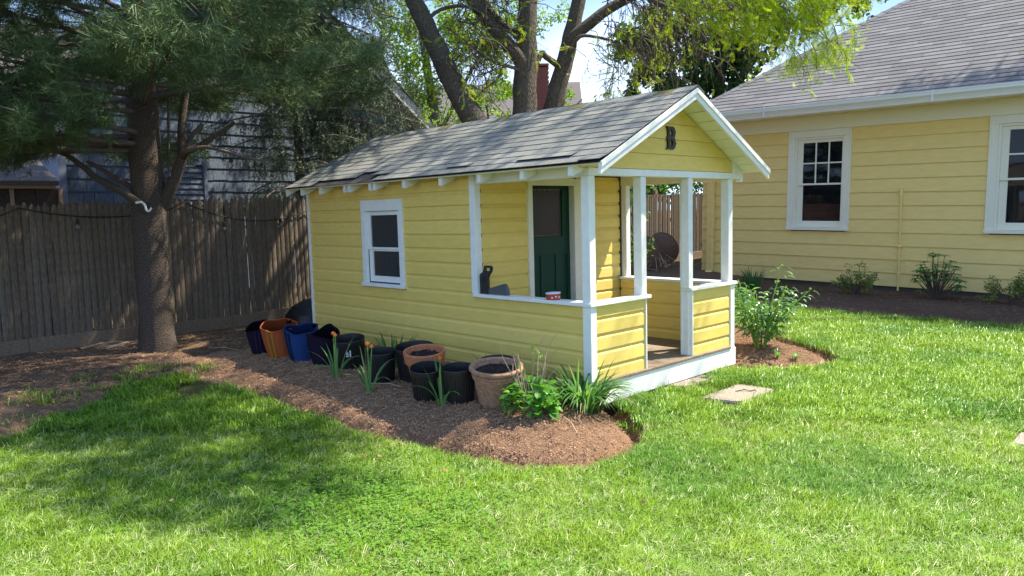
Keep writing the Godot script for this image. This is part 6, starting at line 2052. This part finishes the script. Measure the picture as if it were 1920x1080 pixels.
	q.extrude(PackedVector2Array([Vector2(0.0522, 0.002), Vector2(0.288, 0.002), Vector2(0.292, 0.012), Vector2(0.285, 0.045), Vector2(0.262, 0.092), Vector2(0.245, 0.103), Vector2(0.0522, 0.052)]), Vector3(0, 0, -0.022), Vector3.RIGHT, Vector3.UP, Vector3(0, 0, 0.040))
	put("tray_side", q, M.grey_plastic, o, true)
	# tin on the rail
	o = thing("red_tin", "small red and white tin standing on the porch rail in front of the door", "tin", Vector3(-0.44, 0.864, -0.045))
	o.rotation = Vector3(0.0, 0.6, 0.05)
	q = Geo.new()
	q.lathe([Vector2(0.0001, 0.001), Vector2(0.058, 0.001), Vector2(0.060, 0.004), Vector2(0.060, 0.047)], 36)
	put("body", q, M.red_tin, o, true)
	q = Geo.new()
	q.lathe([Vector2(0.060, 0.050), Vector2(0.0635, 0.051), Vector2(0.0635, 0.060), Vector2(0.058, 0.061), Vector2(0.0001, 0.056)], 36)
	put("lid", q, M.paper, o, true)
	q = Geo.new()
	for k in 3:
		var a := 0.5 + k * 0.55
		var d := Vector3(cos(a), 0, sin(a))
		q.box(d * 0.0605 + Vector3.UP * (0.022 + 0.006 * (k % 2)), Vector3(0.013, 0.012, 0.002), Basis(Vector3(-d.z, 0, d.x), Vector3.UP, d).orthonormalized())
	put("print", q, M.paper, o, true)
	# white hook on the pine
	q = Geo.new()
	q.tube(curve([Vector3(-5.16, 1.82, 1.66), Vector3(-5.10, 1.825, 1.62), Vector3(-5.07, 1.79, 1.60), Vector3(-5.06, 1.735, 1.59), Vector3(-5.035, 1.725, 1.57), Vector3(-5.02, 1.76, 1.55)], 4), taper(21, 0.014, 0.010), 8)
	tag(put("white_hook", q, M.paper), "white curved hook fixed to the pine trunk at the low left limb", "hook")
	# black sack behind the corner
	o = thing("black_sack", "crumpled black sack at the back corner of the playhouse, by the fence", "sack", Vector3(-5.1, ground(-5.1, -0.45) - 0.02, -0.45))
	q = Geo.new()
	q.lathe([Vector2(0.0001, 0.0), Vector2(0.24, 0.0), Vector2(0.29, 0.08), Vector2(0.28, 0.22), Vector2(0.22, 0.34), Vector2(0.11, 0.41), Vector2(0.0001, 0.43)], 30, Transform3D(), 1.2, 0.13)
	put("body", q, M.black_plastic, o, true)
	# rusty fire bowls leaning on the fence
	for e in [["wide rusty metal bowl leaning on its rim against the far fence", Vector3(-5.85, 0.40, -9.55), Vector3(0.80, 0.34, 0.55), 0.37, 0.19], ["rusty metal bowl mostly hidden behind the porch post, left of the wide bowl", Vector3(-5.75, 0.30, -8.75), Vector3(0.86, 0.30, 0.42), 0.40, 0.14]]:
		var n: Vector3 = e[2].normalized()
		o = thing("fire_bowl", e[0], "fire bowl", e[1], "rusty bowls by the far fence")
		o.basis = toward(n)
		var R: float = e[3]
		var dp: float = e[4]
		o.position += Vector3(0, R * 0.92, 0)
		q = Geo.new()
		var prof: Array = []
		for k in 9:
			var f := 1.0 - k / 8.0
			prof.append(Vector2(maxf(R * f, 0.0001), dp * (1.0 - f * f)))
		for k in 9:
			var f := k / 8.0
			prof.append(Vector2(maxf(R * f * 0.99, 0.0001), dp * (1.0 - f * f) - 0.012))
		q.lathe(prof, 40)
		put("bowl", q, M.rust, o, true)
		q = Geo.new()
		var ring: Array = []
		var rr: Array = []
		for k in 41:
			ring.append(Vector3(cos(TAU * k / 40.0) * R, 0, sin(TAU * k / 40.0) * R)); rr.append(0.013)
		q.tube(ring, rr, 8)
		put("rim", q, M.rust, o, true)
	o = thing("stick_pile", "pile of dry sticks in front of the rusty bowls", "sticks", Vector3(-5.5, ground(-5.5, -8.9), -8.9))
	q = Geo.new()
	for k in 18:
		var a := Vector3(rf(-0.3, 0.4), rf(0.0, 0.12), rf(-0.55, 0.55))
		q.tube([a, a + Vector3(rf(-0.2, 0.2), rf(0.02, 0.30), rf(-0.2, 0.2)), a + Vector3(rf(-0.4, 0.4), rf(0.03, 0.22), rf(-0.4, 0.4))], [0.007, 0.006, 0.003], 5)
	put("sticks", q, M.twig_pale, o, true)
	o = thing("dark_tub", "dark round tub by the corner of the yellow house, at the far fence", "tub", Vector3(-5.62, ground(-5.62, -11.4) - 0.02, -11.4))
	q = Geo.new()
	q.lathe([Vector2(0.0001, 0.0), Vector2(0.26, 0.0), Vector2(0.33, 0.42), Vector2(0.35, 0.43), Vector2(0.33, 0.44), Vector2(0.24, 0.06), Vector2(0.0001, 0.05)], 30)
	put("body", q, M.black_plastic, o, true)
	# a dropped branch behind the pine
	o = thing("fallen_branches", "dry branches lying at the foot of the fence, left of the pine trunk", "branches", Vector3(-5.9, 0.12, 1.9))
	q = Geo.new()
	for k in 9:
		var a := Vector3(rf(-0.12, 0.12), rf(0.0, 0.03), rf(-0.2, 0.3))
		q.tube([a, a + Vector3(rf(-0.1, 0.1), rf(0.0, 0.06), -0.2), a + Vector3(rf(-0.2, 0.2), rf(0.0, 0.04), rf(-0.5, -0.2))], [0.007, 0.006, 0.003], 5)
	put("branch", q, M.twig_pale, o, true)
